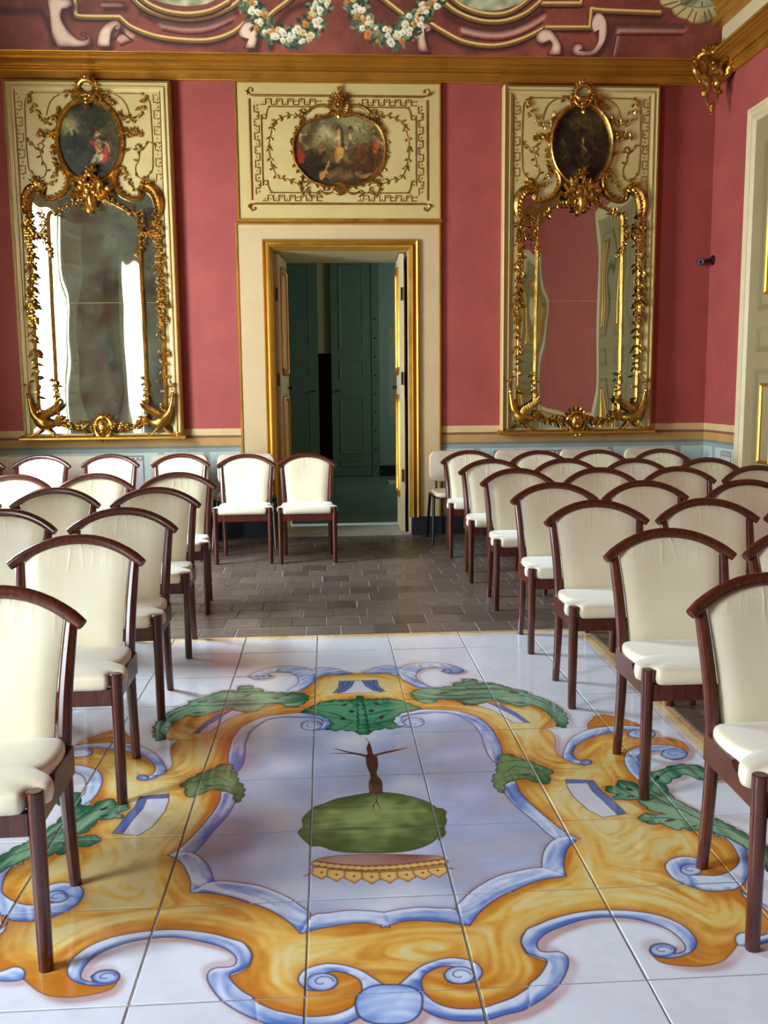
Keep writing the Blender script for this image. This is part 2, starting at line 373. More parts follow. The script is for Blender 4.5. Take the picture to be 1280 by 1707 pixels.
def paint_floor(D,res=.0022):
    s=Canvas(-1.45,1.45,.9,5.15,res,3)
    m=lambda k:np.asarray(k,float)/1000.
    mir=lambda p:p*np.array([-1,1])
    half=lambda p:(smooth(p,4,True),mir(smooth(p,4,True)))
    full=lambda a,b:a
    def sym(pts): # right half outline to whole outline
        q=smooth(m(pts),4);return np.concatenate([q,mir(q)[::-1]])
    big=s.noise(60);mid=s.noise(22);fine=s.noise(4)
    s.im+=(big*2.2+mid*1.5)[...,None]*np.array([1,1,.8])
    gold=s.poly(sym(D['gold']));field=s.poly(sym(D['field']))
    leaf=np.zeros_like(gold);rib=np.zeros_like(gold)
    out=np.zeros_like(gold)
    Lf=[];Rb=[]
    for p in D['leaf']:
        for q in half(m(p)):
            q=lobed(q);Lf.append(q);s.poly(q,leaf)
    for p in D['rib']:
        for q in half(m(p)):Rb.append(q);s.poly(q,rib)
    ball=s.poly(smooth(m(D['ball']),4,True))
    allm=np.maximum.reduce([gold,leaf,rib,ball])
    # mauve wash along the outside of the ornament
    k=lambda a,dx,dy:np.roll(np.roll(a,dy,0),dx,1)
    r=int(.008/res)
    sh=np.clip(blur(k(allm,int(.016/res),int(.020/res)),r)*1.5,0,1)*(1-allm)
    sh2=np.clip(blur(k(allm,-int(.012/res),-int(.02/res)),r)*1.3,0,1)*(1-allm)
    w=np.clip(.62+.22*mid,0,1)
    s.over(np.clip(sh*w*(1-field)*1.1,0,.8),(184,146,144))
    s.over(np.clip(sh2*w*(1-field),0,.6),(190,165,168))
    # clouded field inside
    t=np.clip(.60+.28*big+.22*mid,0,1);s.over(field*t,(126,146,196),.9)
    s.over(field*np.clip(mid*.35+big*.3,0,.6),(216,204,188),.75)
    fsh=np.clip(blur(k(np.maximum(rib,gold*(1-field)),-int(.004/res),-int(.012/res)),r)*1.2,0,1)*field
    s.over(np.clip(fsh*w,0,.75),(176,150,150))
    # gold bands
    g=gold*(1-field)
    gm=np.clip(g-rib*.9-leaf*.9,0,1)
    inn=blur(gm,.055/res)
    st,st2=flow(s,g,.055/res,(12,30))
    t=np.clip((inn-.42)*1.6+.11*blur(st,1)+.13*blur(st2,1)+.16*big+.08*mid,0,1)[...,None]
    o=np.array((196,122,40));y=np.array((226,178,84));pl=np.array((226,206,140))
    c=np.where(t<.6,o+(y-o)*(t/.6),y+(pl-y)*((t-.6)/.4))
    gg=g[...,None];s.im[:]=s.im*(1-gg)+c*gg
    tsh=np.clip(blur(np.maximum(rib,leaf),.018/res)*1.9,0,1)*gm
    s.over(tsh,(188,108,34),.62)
    line=np.zeros_like(gold)
    s.line(sym(D['gold']),.0032,line)
    # small white windows
    for p in D['white']:
        q=m(p);qs=[q] if abs(q[:,0].mean())<.1 else [q,mir(q)]
        for qq in qs:
            a=s.poly(qq);s.over(a,(214,212,222));s.line(qq,.004,line,True)
    for p in D['blue']:
        q=m(p);qs=[q,mir(q)]
        for qq in qs:
            a=s.poly(qq);s.over(a,np.array((92,112,178))) ;s.line(qq,.0035,line,True)
    s.over(s.poly([(0,0)]*3),(0,0,0))
    s.over(line,(96,58,34),.75)
    # ribbons
    line=np.zeros_like(gold)
    un=blur(np.clip(sum(s.poly(q) for q in Rb),0,2),1)
    for q in Rb:
        v,sl=s.sub(q,.06)
        if v is None:continue
        a=v.poly(q);e=blur(a,.010/res)
        side=blur(k(a,int(.008/res),int(.014/res)),.006/res)-blur(k(a,-int(.008/res),-int(.014/res)),.006/res)
        t=np.clip(.30+.60*side+.20*st2[sl]+.14*mid[sl],0,1)[...,None]
        c=np.array((212,222,240))*(1-t)+np.array((80,114,190))*t
        aa=a[...,None];v.im[:]=v.im*(1-aa)+c*aa
        a1=blur(a,1);oth=un[sl]-a1;qq=np.concatenate([q,q[:1]]);ln=line[sl]
        for i in range(len(q)):
            p=v.px(qq[i:i+2]).mean(0).astype(int)
            if 0<=p[0]<v.W and 0<=p[1]<v.H and oth[p[1],p[0]]>.35:continue
            v.line(qq[i:i+2],.0034,ln)
    s.over(line,(52,44,78),.85);line=np.zeros_like(gold)
    a=ball;X,Y=np.meshgrid(np.arange(s.W),np.arange(s.H));b0=s.px(m(D['ball'])).mean(0)
    d=np.hypot(X-b0[0]-.03/res,(Y-b0[1]))*res
    t=np.clip(d/.14+.15*st+.15*mid,0,1)[...,None];c=np.array((206,220,244))*(1-t)+np.array((104,140,210))*t
    aa=a[...,None];s.im[:]=s.im*(1-aa)+c*aa;s.line(smooth(m(D['ball']),4,True),.0045,line,True)
    s.over(line,(52,44,78),.85)
    for p in D['eye']:
        for q in half(m(p)):
            v,sl=s.sub(q,.03)
            if v is None:continue
            a=v.poly(q);c0=q.mean(0);e=blur(a,.008/res);t=np.clip(1.15-e+.15*mid[sl],0,1)[...,None];c=np.array((206,218,240))*(1-t)+np.array((88,120,192))*t
            aa=a[...,None];v.im[:]=v.im*(1-aa)+c*aa;ln=v.line(q,.0034,closed=True)
            th=np.linspace(0,5.2,14);k0=np.linspace(.75,.2,14)[:,None];sp=c0+(q[:1]-c0)*0+k0*np.stack([np.cos(th),np.sin(th)],1)*np.array([[np.ptp(q[:,0])/2,np.ptp(q[:,1])/2]])
            v.line(sp,.003,ln);v.over(ln,(52,44,78),.8)
    line=np.zeros_like(gold)
    # leaves
    for q in Lf:
        v,sl=s.sub(q,.06)
        if v is None:continue
        a=v.poly(q);e=blur(a,.014/res)
        t=np.clip((e-.35)*1.2+.30*st2[sl]+.22*mid[sl],0,1)[...,None]
        dk=np.array((38,96,70));lt=np.array((132,172,138))
        if abs(q[:,0].mean())<.3 and q[:,1].mean()>3.6:dk=np.array((16,86,58));lt=np.array((84,148,108))
        elif q[:,1].mean()<3.3 and abs(q[:,0].mean())<.75:dk=np.array((40,92,52));lt=np.array((112,146,96))
        c=dk*(1-t)+lt*t;aa=a[...,None];v.im[:]=v.im*(1-aa)+c*aa
        v.line(np.concatenate([q,q[:1]]),.0042,line[sl])
    for p in D['vein']:
        for q in (smooth(m(p),4),mir(smooth(m(p),4))):s.line(q,.006,line,taper=True)
    s.over(line,(24,54,40),.85)
    for p in D['dark']:
        for q in half(m(p)):s.over(s.poly(q),(48,40,36),.9)
    # tree, mound and coronet (one each, on the centre line)
    a=s.poly(smooth(m(D['bush']),3,True));e=blur(a,.03/res)
    n3=s.noise(6);vs=blur(s.noise(2),1);c=np.cumsum(vs,axis=1);w=int(.05/res);vs=np.roll(c,-w,1)-np.roll(c,w,1);vs=(vs-vs.mean())/vs.std()
    t=np.clip((e-.5)*1.1+.30*mid+.12*vs+.14*n3,0,1)[...,None];c=np.array((56,84,42))*(1-t)+np.array((136,158,92))*t
    aa=a[...,None];s.im[:]=s.im*(1-aa)+c*aa
    s.over(s.line(smooth(m(D['bush']),3,True),.006,closed=True),(48,60,34),.85)
    n5=s.noise(5)
    for i,p in enumerate(D['trunk']):
        q=smooth(m(p),3,True);a=s.poly(q);t=np.clip(.5+.3*n5+.2*fine,0,1)[...,None]
        c=np.array((58,24,22))*(1-t)+np.array((108,50,40))*t;aa=a[...,None];s.im[:]=s.im*(1-aa)+c*aa
        s.over(s.line(q,.0025,closed=True),(52,24,24),.8)
    for p in D['bark']:s.over(s.line(smooth(m(p),3),.005,taper=True),(50,26,24),.8)
    for kx in ('ribc','ribc2'):s.over(s.poly(m(D[kx])),(150,92,70))
    for x,y in m(D['scal']):
        w=.042;h=.030
        q=np.array([(x-w*.64,y+h)]+[(x-w*.66*math.cos(a),y-h*.85*math.sin(a)-(h*.42*max(0,1-abs(a-math.pi/2)/.45))) for a in np.linspace(0,math.pi,15)]+[(x+w*.64,y+h)])
        a=s.poly(q);t=np.clip(blur(a,.010/res)*1.2+.1*mid,0,1)[...,None];c=np.array((186,124,52))*(1-t)+np.array((232,190,112))*t
        aa=a[...,None];s.im[:]=s.im*(1-aa)+c*aa;s.over(s.line(q,.003,closed=True),(96,60,38),.8)
        s.over(s.poly([(x-.004,y),(x,y+.006),(x+.004,y),(x,y-.006)]),(70,40,30))
    q=smooth(m(D['crown']),4,True);a=s.poly(q);s.over(a,(206,150,78));s.over(s.line(q,.004,closed=True),(90,56,40),.8)
    q=smooth(m(D['crownin']),4,True);a=s.poly(q);t=np.clip(.45+.35*mid+.2*big,0,1)[...,None]
    c=np.array((118,62,58))*(1-t)+np.array((202,170,166))*t;aa=a[...,None];s.im[:]=s.im*(1-aa)+c*aa
    bd=m(D['bead']);s.over(s.line(smooth(bd,3),.034),(120,72,40),.9)
    for x,y in bd:
        th=np.linspace(0,6.28,11)[:-1];s.over(s.poly(np.stack([x+.0115*np.cos(th),y+.011*np.sin(th)],1)),(226,184,112))
    # yellow border stripes
    bo=np.zeros_like(gold)
    X=s.x0+(np.arange(s.W)+.5)*res;Y=s.y1-(np.arange(s.H)+.5)*res
    dx=1.352-np.abs(X)[None];dy=5.078-Y[:,None];d=np.minimum(dx,dy)+.002*fine*.6
    for lo,hi,c,al in ((-.01,.016,(222,188,104),.95),(.016,.042,(206,140,66),.9),(.042,.066,(224,196,120),.95),(.066,.080,(226,206,150),.9),(.090,.094,(140,120,120),.8)):
        mk=((d>lo)&(d<hi)).astype(np.float32);s.over(blur(mk,1)*np.clip(.88+.12*st,0,1),c,al)
    s.im+=(fine*1.4)[...,None]
    return s
def paint_cove(C):
    s=Canvas(-3.66,3.56,0,.9,.0032,5,(118,60,50))
    big=s.noise(60);mid=s.noise(14);fine=s.noise(3);m=lambda p:np.asarray(p,float)/1000.
    s.im*=(1+.10*big+.05*mid)[...,None]
    for p in C['pink']:
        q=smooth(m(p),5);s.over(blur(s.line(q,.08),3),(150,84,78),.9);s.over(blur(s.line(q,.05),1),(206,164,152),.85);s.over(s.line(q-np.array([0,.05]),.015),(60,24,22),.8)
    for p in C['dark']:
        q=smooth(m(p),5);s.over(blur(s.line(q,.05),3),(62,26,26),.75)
    for p in C['green']:
        q=smooth(m(p),4,True);a=s.poly(q);t=np.clip(.5+.3*mid+.2*s.noise(6),0,1)[...,None];c=np.array((120,130,96))*(1-t)+np.array((206,208,180))*t;aa=a[...,None];s.im[:]=s.im*(1-aa)+c*aa
    for p in C['gold']:
        q=smooth(m(p),5,sharp=30)
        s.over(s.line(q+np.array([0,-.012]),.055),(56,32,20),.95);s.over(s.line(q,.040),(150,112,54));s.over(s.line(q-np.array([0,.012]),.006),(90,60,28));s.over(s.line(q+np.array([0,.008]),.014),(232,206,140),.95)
    for p in C['shell']:
        q=smooth(m(p),4,True);a=s.poly(q);e=blur(a,4);t=np.clip((e-.4)*1.6+.25*mid,0,1)[...,None];c=np.array((84,70,36))*(1-t)+np.array((206,190,138))*t;aa=a[...,None];s.im[:]=s.im*(1-aa)+c*aa
        for x,y in q[:80:4]:s.over(s.line([(x,y),(x*.6+3.15*.4,y*.6+.50*.4)],.012,taper=True),(84,70,36),.8)
    for p in C['pale']:
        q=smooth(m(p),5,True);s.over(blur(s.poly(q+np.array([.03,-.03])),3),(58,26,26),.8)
        a=s.poly(q);e=blur(a,7);t=np.clip((e-.3)*1.7+.12*mid,0,1)[...,None];c=np.array((112,58,54))*(1-t)+np.array((232,204,190))*t;aa=a[...,None];s.im[:]=s.im*(1-aa)+c*aa
        s.over(s.line(q,.008,closed=True),(70,34,32),.8)
    def dot(q,c,al=1.):
        v,sl=s.sub(q,.02)
        if v is not None:v.over(v.poly(q),c,al)
    for p in C['garl']:
        q=smooth(m(p),10)
        for x,y in q:
            for k in range(6):
                an=s.rng.rand()*6.28;r=s.rng.rand()*.085;X,Y=x+r*math.cos(an),y+r*math.sin(an)
                L=.065;b=s.rng.rand()*6.28;dx,dy=math.cos(b),math.sin(b)
                c=[(40,58,44),(76,96,72),(120,138,108)][s.rng.randint(3)]
                dot([(X,Y),(X+L*.5*dx-.014*dy,Y+L*.5*dy+.014*dx),(X+L*dx,Y+L*dy),(X+L*.5*dx+.014*dy,Y+L*.5*dy-.014*dx)],c,.95)
        for x,y in q[::3]:
            for k in range(2):
                X,Y=x+s.rng.uniform(-.055,.055),y+s.rng.uniform(-.055,.055);r=s.rng.uniform(.018,.034);th=np.linspace(0,6.28,11)[:-1];rr=r*s.rng.uniform(.75,1.15,10)
                c=[(226,220,200),(238,234,220),(200,128,60),(222,196,136),(232,226,206)][s.rng.randint(5)]
                dot(np.stack([X+rr*np.cos(th),Y+rr*.9*np.sin(th)],1),c);dot(np.stack([X+.45*r*np.cos(th)+.006,Y-.007+.4*r*np.sin(th)],1),tuple(v*.72 for v in c),.8)
    s.im*=np.array([1.02,.97,.88]);s.im+=(fine*2)[...,None];return s
def paint_oval(cx,cz,hw,hh,scene,seed):
    """small dark old-master style scene: sky, trees and a few figures as loose strokes"""
    s=Canvas(cx-hw,cx+hw,cz-hh,cz+hh,hh/150,seed,scene['base'])
    big=s.noise(50);mid=s.noise(16);fine=s.noise(4);k=hh
    t=np.clip(.5+.5*big+.3*mid,0,1)[...,None];s.im*=(.55+.75*t)
    for x,y,rx,ry,c,a,soft in scene['blobs']:
        th=np.linspace(0,2*math.pi,21)[:-1];r=1+.22*s.rng.randn(20)*soft
        q=np.stack([cx+hw*x+hw*rx*r*np.cos(th),cz+hh*y+hh*ry*r*np.sin(th)],1)
        mk=blur(s.poly(smooth(q,3,True)),1+int(3*soft));s.over(np.clip(mk*(.8+.25*mid),0,1),c,a)
    for c,wd,pts in scene['strokes']:
        q=smooth([(cx+hw*x,cz+hh*y) for x,y in pts],5);mk=blur(s.line(q,wd*hh,taper=len(pts)>2),1);s.over(np.clip(mk*(.85+.25*mid),0,1),c,.95)
    for i in range(260):
        x,y=s.rng.uniform(-1,1),s.rng.uniform(-1,.75);a=s.rng.rand()*6.28;L=s.rng.uniform(.04,.16)
        p0=s.px([(cx+hw*x,cz+hh*y)])[0].astype(int);c=s.im[min(s.H-1,max(0,p0[1])),min(s.W-1,max(0,p0[0]))]*s.rng.uniform(.55,1.4)
        s.over(s.line([(cx+hw*x,cz+hh*y),(cx+hw*(x+L*math.cos(a)),cz+hh*(y+L*math.sin(a)))],.05*hh),c,.55)
    s.im*=np.array([1.0,.92,.72]);s.im+=(fine*3)[...,None];return s
F_=(206,164,126)
def figure(x,y,h,cloth,skin=F_,lean=0):
    st=[(cloth,.17*h,[(x,y),(x+.02*h+lean*.3,y+.28*h),(x+lean*.7,y+.55*h)]),(cloth,.24*h,[(x-.05*h,y+.03*h),(x,y+.25*h),(x+lean*.4,y+.38*h)]),
        (skin,.08*h,[(x+lean*.7,y+.56*h),(x+lean,y+.7*h)]),(skin,.06*h,[(x+lean*.6,y+.5*h),(x+.18*h,y+.36*h),(x+.22*h,y+.25*h)]),(skin,.085*h,[(x+lean,y+.75*h),(x+lean+.005,y+.81*h)]),
        ((66,42,28),.10*h,[(x+lean-.06*h,y+.84*h),(x+lean,y+.92*h),(x+lean+.06*h,y+.84*h)])]
    return st
SCENES={
'left':dict(base=(58,56,40),blobs=[(-.5,.55,.5,.25,(126,132,104),.8,1),(-.7,.35,.3,.2,(150,146,112),.6,1),(.25,.55,.55,.22,(44,48,30),.95,1),(-.1,.3,.4,.2,(58,56,36),.9,1),(-.75,-.1,.4,.3,(46,48,32),.9,1),(-.4,-.55,.5,.2,(50,52,44),.8,1),(.55,-.1,.3,.35,(64,48,32),.7,1),(0,-.8,.7,.2,(38,34,24),.9,1),(-.55,-.25,.3,.06,(120,116,92),.7,1)],
  strokes=[((52,42,28),.05,[(.1,-.1),(.12,.25),(.05,.5)]),((48,40,28),.04,[(.3,-.1),(.34,.3),(.42,.55)])]+[((178,58,48),.20,[(.02,.0),(.22,-.12),(.3,-.35)]),((178,58,48),.16,[(.5,-.1),(.48,-.35),(.36,-.55)]),((210,172,130),.15,[(.27,-.02),(.3,-.2)]),((210,172,130),.09,[(.22,.13),(.25,.2)]),((214,178,134),.07,[(.38,0),(.56,-.08),(.62,-.3)]),((196,190,170),.13,[(.22,-.3),(.1,-.5),(.0,-.65)]),((196,190,170),.1,[(.35,-.35),(.26,-.52)]),((210,170,130),.05,[(.0,-.66),(-.06,-.82)]),((110,60,34),.04,[(.18,.16),(.235,.225),(.29,.14)])]),
'right':dict(base=(46,38,24),blobs=[(.1,.6,.7,.3,(82,68,40),.7,1),(-.5,.1,.4,.3,(36,30,20),.8,1),(.5,.2,.3,.3,(58,48,28),.7,1),(-.2,-.7,.5,.12,(104,90,54),.7,1),(.5,-.55,.4,.3,(24,20,14),.9,1),(0,-.2,.5,.2,(34,28,20),.8,1)],
  strokes=figure(.05,-.35,.62,(74,58,36))+[((110,44,30),.1,[(.3,-.05),(.55,-.12),(.8,-.16)]),((30,24,18),.12,[(-.1,.28),(.05,.36),(.2,.26)]),((96,82,60),.1,[(-.65,.1),(-.55,-.05)]),((120,108,80),.09,[(-.6,-.35),(-.45,-.25),(-.35,-.4)]),((90,84,60),.03,[(-.2,-.25),(.1,-.6)]),((88,60,40),.08,[(-.55,-.1),(-.35,-.3),(-.5,-.5)]),((56,42,30),.16,[(.3,-.3),(.1,-.45),(-.1,-.5)])]),
'overdoor':dict(base=(92,78,50),blobs=[(0,.6,1.0,.5,(138,140,112),.9,1),(-.35,.45,.25,.18,(190,184,150),.6,1),(-.62,.35,.1,.32,(128,100,54),.9,.4),(.1,-.75,1.,.35,(50,38,26),.95,1),(-.6,-.55,.4,.3,(34,28,22),.9,1),(.65,-.2,.35,.4,(78,46,28),.8,1),(0,-.65,.35,.1,(150,112,76),.8,1),(-.85,-.15,.12,.25,(168,52,40),.95,.3),(-.9,.2,.12,.25,(60,36,26),.9,.6)],
  strokes=figure(0,-.35,1.05,(204,160,96))+figure(.24,-.2,.85,(82,74,66))+figure(-.4,-.15,.55,(150,92,60))+figure(-.38,-.8,.6,(190,138,92),lean=.15)+figure(.78,-.1,.75,(168,88,54),lean=-.05)+figure(-.82,-.2,.75,(120,50,40))+[((96,60,36),.22,[(.35,-.25),(.5,.05),(.6,.2)]),((84,50,30),.13,[(.42,.2),(.36,.05),(.35,-.1)]),((60,38,26),.1,[(.62,.1),(.7,-.3),(.68,-.6)]),((170,130,92),.12,[(.3,-.6),(.5,-.7),(.7,-.6)]),((140,70,46),.1,[(.85,-.5),(.7,-.7)]),((70,44,30),.16,[(.1,-.45),(.05,-.3)]),((64,46,32),.08,[(.06,.5),(.08,.1)])]),
}
